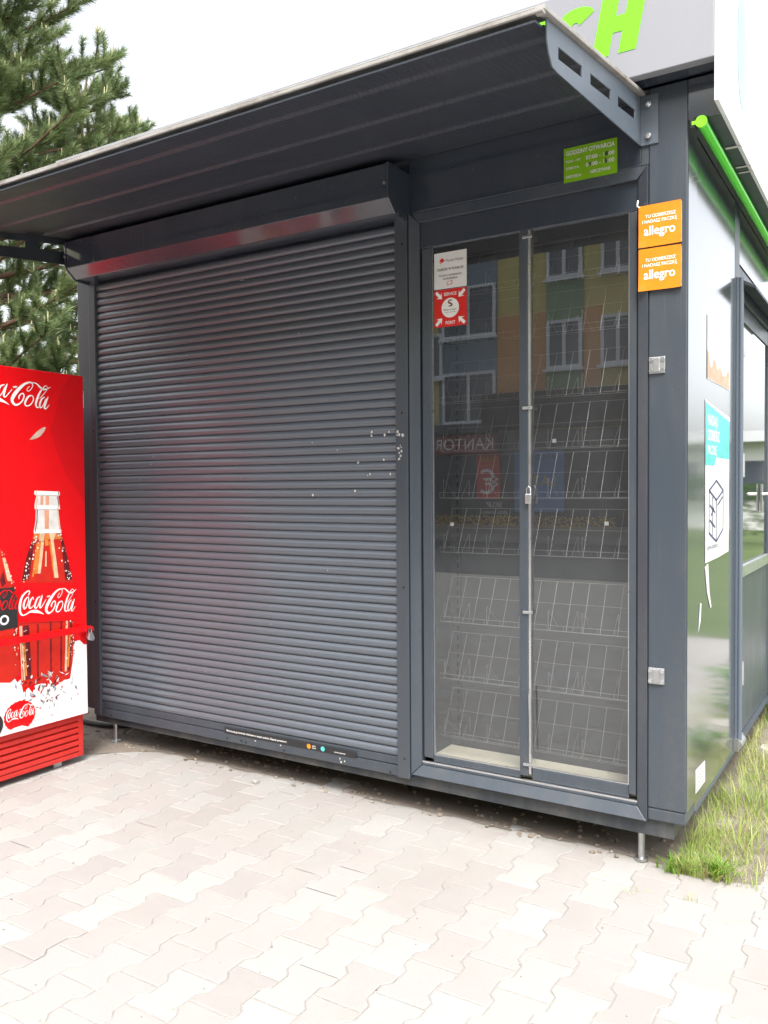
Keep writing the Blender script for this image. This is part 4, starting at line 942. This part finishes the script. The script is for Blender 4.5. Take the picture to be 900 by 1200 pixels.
m = M(); m.box(-34,-7.66,FY-.04,FY+.5,3.10,3.36); m.build('shop_awning', flat('grey_awning',(.10,.11,.12),.7), AB)
m = M(); m.box(-33,20,FY-.04,FY+.02,.35,3.09); m.build('shop_window', M_WPANE, AB)
m = M(); m.box(-33,20,FY-.04,FY+.06,.10,.349); m.build('plinth', M_FARPAVE, AB)
def fsign(name, x0, x1, z0, z1, mat, label, words_, y=FY+.06):
    q = M(); q.box(x0,x1,y,y+.04,z0,z1); s = tag(q.build(name, mat), label, 'sign')
    for t_, xr, z, sz, mt in words_:
        q = M(); q.text(t_,(xr,y+.045,z),(-1,0,0),(0,0,1),sz,0,.004,'CENTER'); q.build('lettering', mt, s)
fsign('exchange_sign',-9.66,-7.55,2.48,3.02,flat('dull_red_board',(.26,.03,.04),.5),'dark red exchange office sign reading KANTOR across the street',[('KANTOR',-8.6,2.60,.48,M_WHITE)],FY+.35)
M_YEL = flat('yellow_print',(.65,.45,.05),.5)
fsign('euro_poster',-8.32,-7.57,1.14,2.47,M_REDSTK,'red poster with big euro symbol below the exchange sign',[('DOBRE',-7.945,2.24,.19,M_YEL),('KURSY WALUT',-7.945,2.08,.10,M_YEL),('€',-7.93,1.28,1.0,M_WHITE)])
fsign('buying_notice',-8.32,-7.2,.42,1.12,M_BLACK,'black notice with white lettering below the euro poster',[('SKUP',-7.75,.88,.22,M_WHITE),('złota i srebra',-7.75,.68,.16,M_WHITE),('biżuterii',-7.75,.47,.18,M_YEL)])
M_BLUEP = flat('blue_poster',(.12,.27,.55),.5)
fsign('blue_poster',-7.1,-5.60,.75,2.52,M_BLUEP,'blue travel poster with yellow sun in the shop window opposite',[('WYCIECZKI',-6.35,2.25,.2,M_INK),('LATO',-6.35,1.5,.42,M_YEL)])
m = M(); prs = random.Random(17)
for k in range(900):
    x = prs.uniform(-10,-4); a = prs.uniform(0,6.283); r = prs.uniform(.03,.07); y = FY+.5+prs.uniform(0,.4); z = prs.uniform(.3,.62)
    m.add([(x,y,z),(x+r,y+r*math.cos(a),z+r*.3),(x,y,z+r)],[(0,1,2)])
tag(m.build('flower_row', leafy('yellow_flower',(.80,.50,.06),(.70,.42,.05),.2)), 'row of yellow flowers in front of the shops opposite', 'flowers', kind='stuff')
# garden beyond the right side
m = M(); prs = random.Random(18)
for k in range(9000):
    x = prs.uniform(2.5,22); h = 1.5+.5*noise.noise(Vector((x*.6,0,0))); y = 19+prs.gauss(0,.6); z = h*math.sqrt(prs.random()); a = prs.uniform(0,6.283); r = prs.uniform(.07,.14)
    m.add([(x,y,z),(x+r*math.cos(a),y+r*math.sin(a)*.6,z+r*.5),(x+r*math.cos(a+1),y-r*.3,z+r)],[(0,1,2)])
tag(m.build('hedge', M_BUSH), 'clipped green hedge at the far edge of the lawn', 'hedge')
B2 = thing('pavilion', (9,29,0), 'low white flat roofed pavilion beyond the hedge', 'building')
m = M(); m.box(0,20,27,33,0,2.9); m.build('wall', wallcol('white_render',(.62,.62,.60)), B2)
m = M(); m.box(-.4,20.4,26.4,33.4,2.91,3.25); m.build('roof', flat('pale_roof',(.55,.56,.58),.6), B2)
for k in range(9):
    m = M(); m.box(.8+k*2.2,2.0+k*2.2,26.96,26.998,1.0,2.3); m.build('window', M_WPANE, B2)

# ------------------------------------------------------------------ light, sky, camera
w = bpy.data.worlds.new('World'); scene.world = w; w.use_nodes = True; t = w.node_tree
bg = t.nodes['Background']; sky = t.nodes.new('ShaderNodeTexSky'); sky.sky_type = 'NISHITA'; sky.sun_disc = False
SUN_EL, SUN_AZ = math.radians(56), math.radians(148)      # compass azimuth from +Y towards +X
sky.sun_elevation = SUN_EL; sky.sun_rotation = SUN_AZ; sky.air_density = 1.0; sky.dust_density = 4.0; sky.ozone_density = 1.0
bw = t.nodes.new('ShaderNodeHueSaturation'); bw.inputs['Saturation'].default_value = .22; t.links.new(sky.outputs[0], bw.inputs['Color'])
t.links.new(bw.outputs[0], bg.inputs['Color']); bg.inputs['Strength'].default_value = .14
sl = bpy.data.lights.new('sun','SUN'); sl.energy = 1.0; sl.angle = math.radians(20); sl.color = (1,.96,.90)
so = bpy.data.objects.new('sun', sl); COL.objects.link(so)
sd = Vector((math.sin(SUN_AZ)*math.cos(SUN_EL), math.cos(SUN_AZ)*math.cos(SUN_EL), math.sin(SUN_EL)))
so.rotation_euler = sd.to_track_quat('Z','Y').to_euler(); so.location = sd*20
cam = bpy.data.cameras.new('camera'); co = bpy.data.objects.new('camera', cam); COL.objects.link(co); scene.camera = co
RM = [[0.8496029465856759,-0.5273538117250182,-0.008531729720943553],[0.5273861936650832,0.8492421453261777,0.025526091225380333],[-0.006215777054587645,-0.026186558782805583,0.9996377485142917]]
mw = Matrix(((RM[0][0],RM[0][2],-RM[0][1],2.67871),(RM[1][0],RM[1][2],-RM[1][1],-3.12139),(RM[2][0],RM[2][2],-RM[2][1],1.41),(0,0,0,1)))
co.matrix_world = mw; cam.sensor_fit = 'VERTICAL'; cam.sensor_height = 36; cam.sensor_width = 27; cam.lens = 986.54*36/1200
cam.clip_start = .05; cam.clip_end = 500
vs = scene.view_settings; vs.view_transform = 'Standard'; vs.look = 'None'; vs.gamma = 1; vs.exposure = 1.8; vs.use_curve_mapping = False
scene.cycles.max_bounces = 8; scene.cycles.transparent_max_bounces = 12; scene.cycles.use_denoising = True
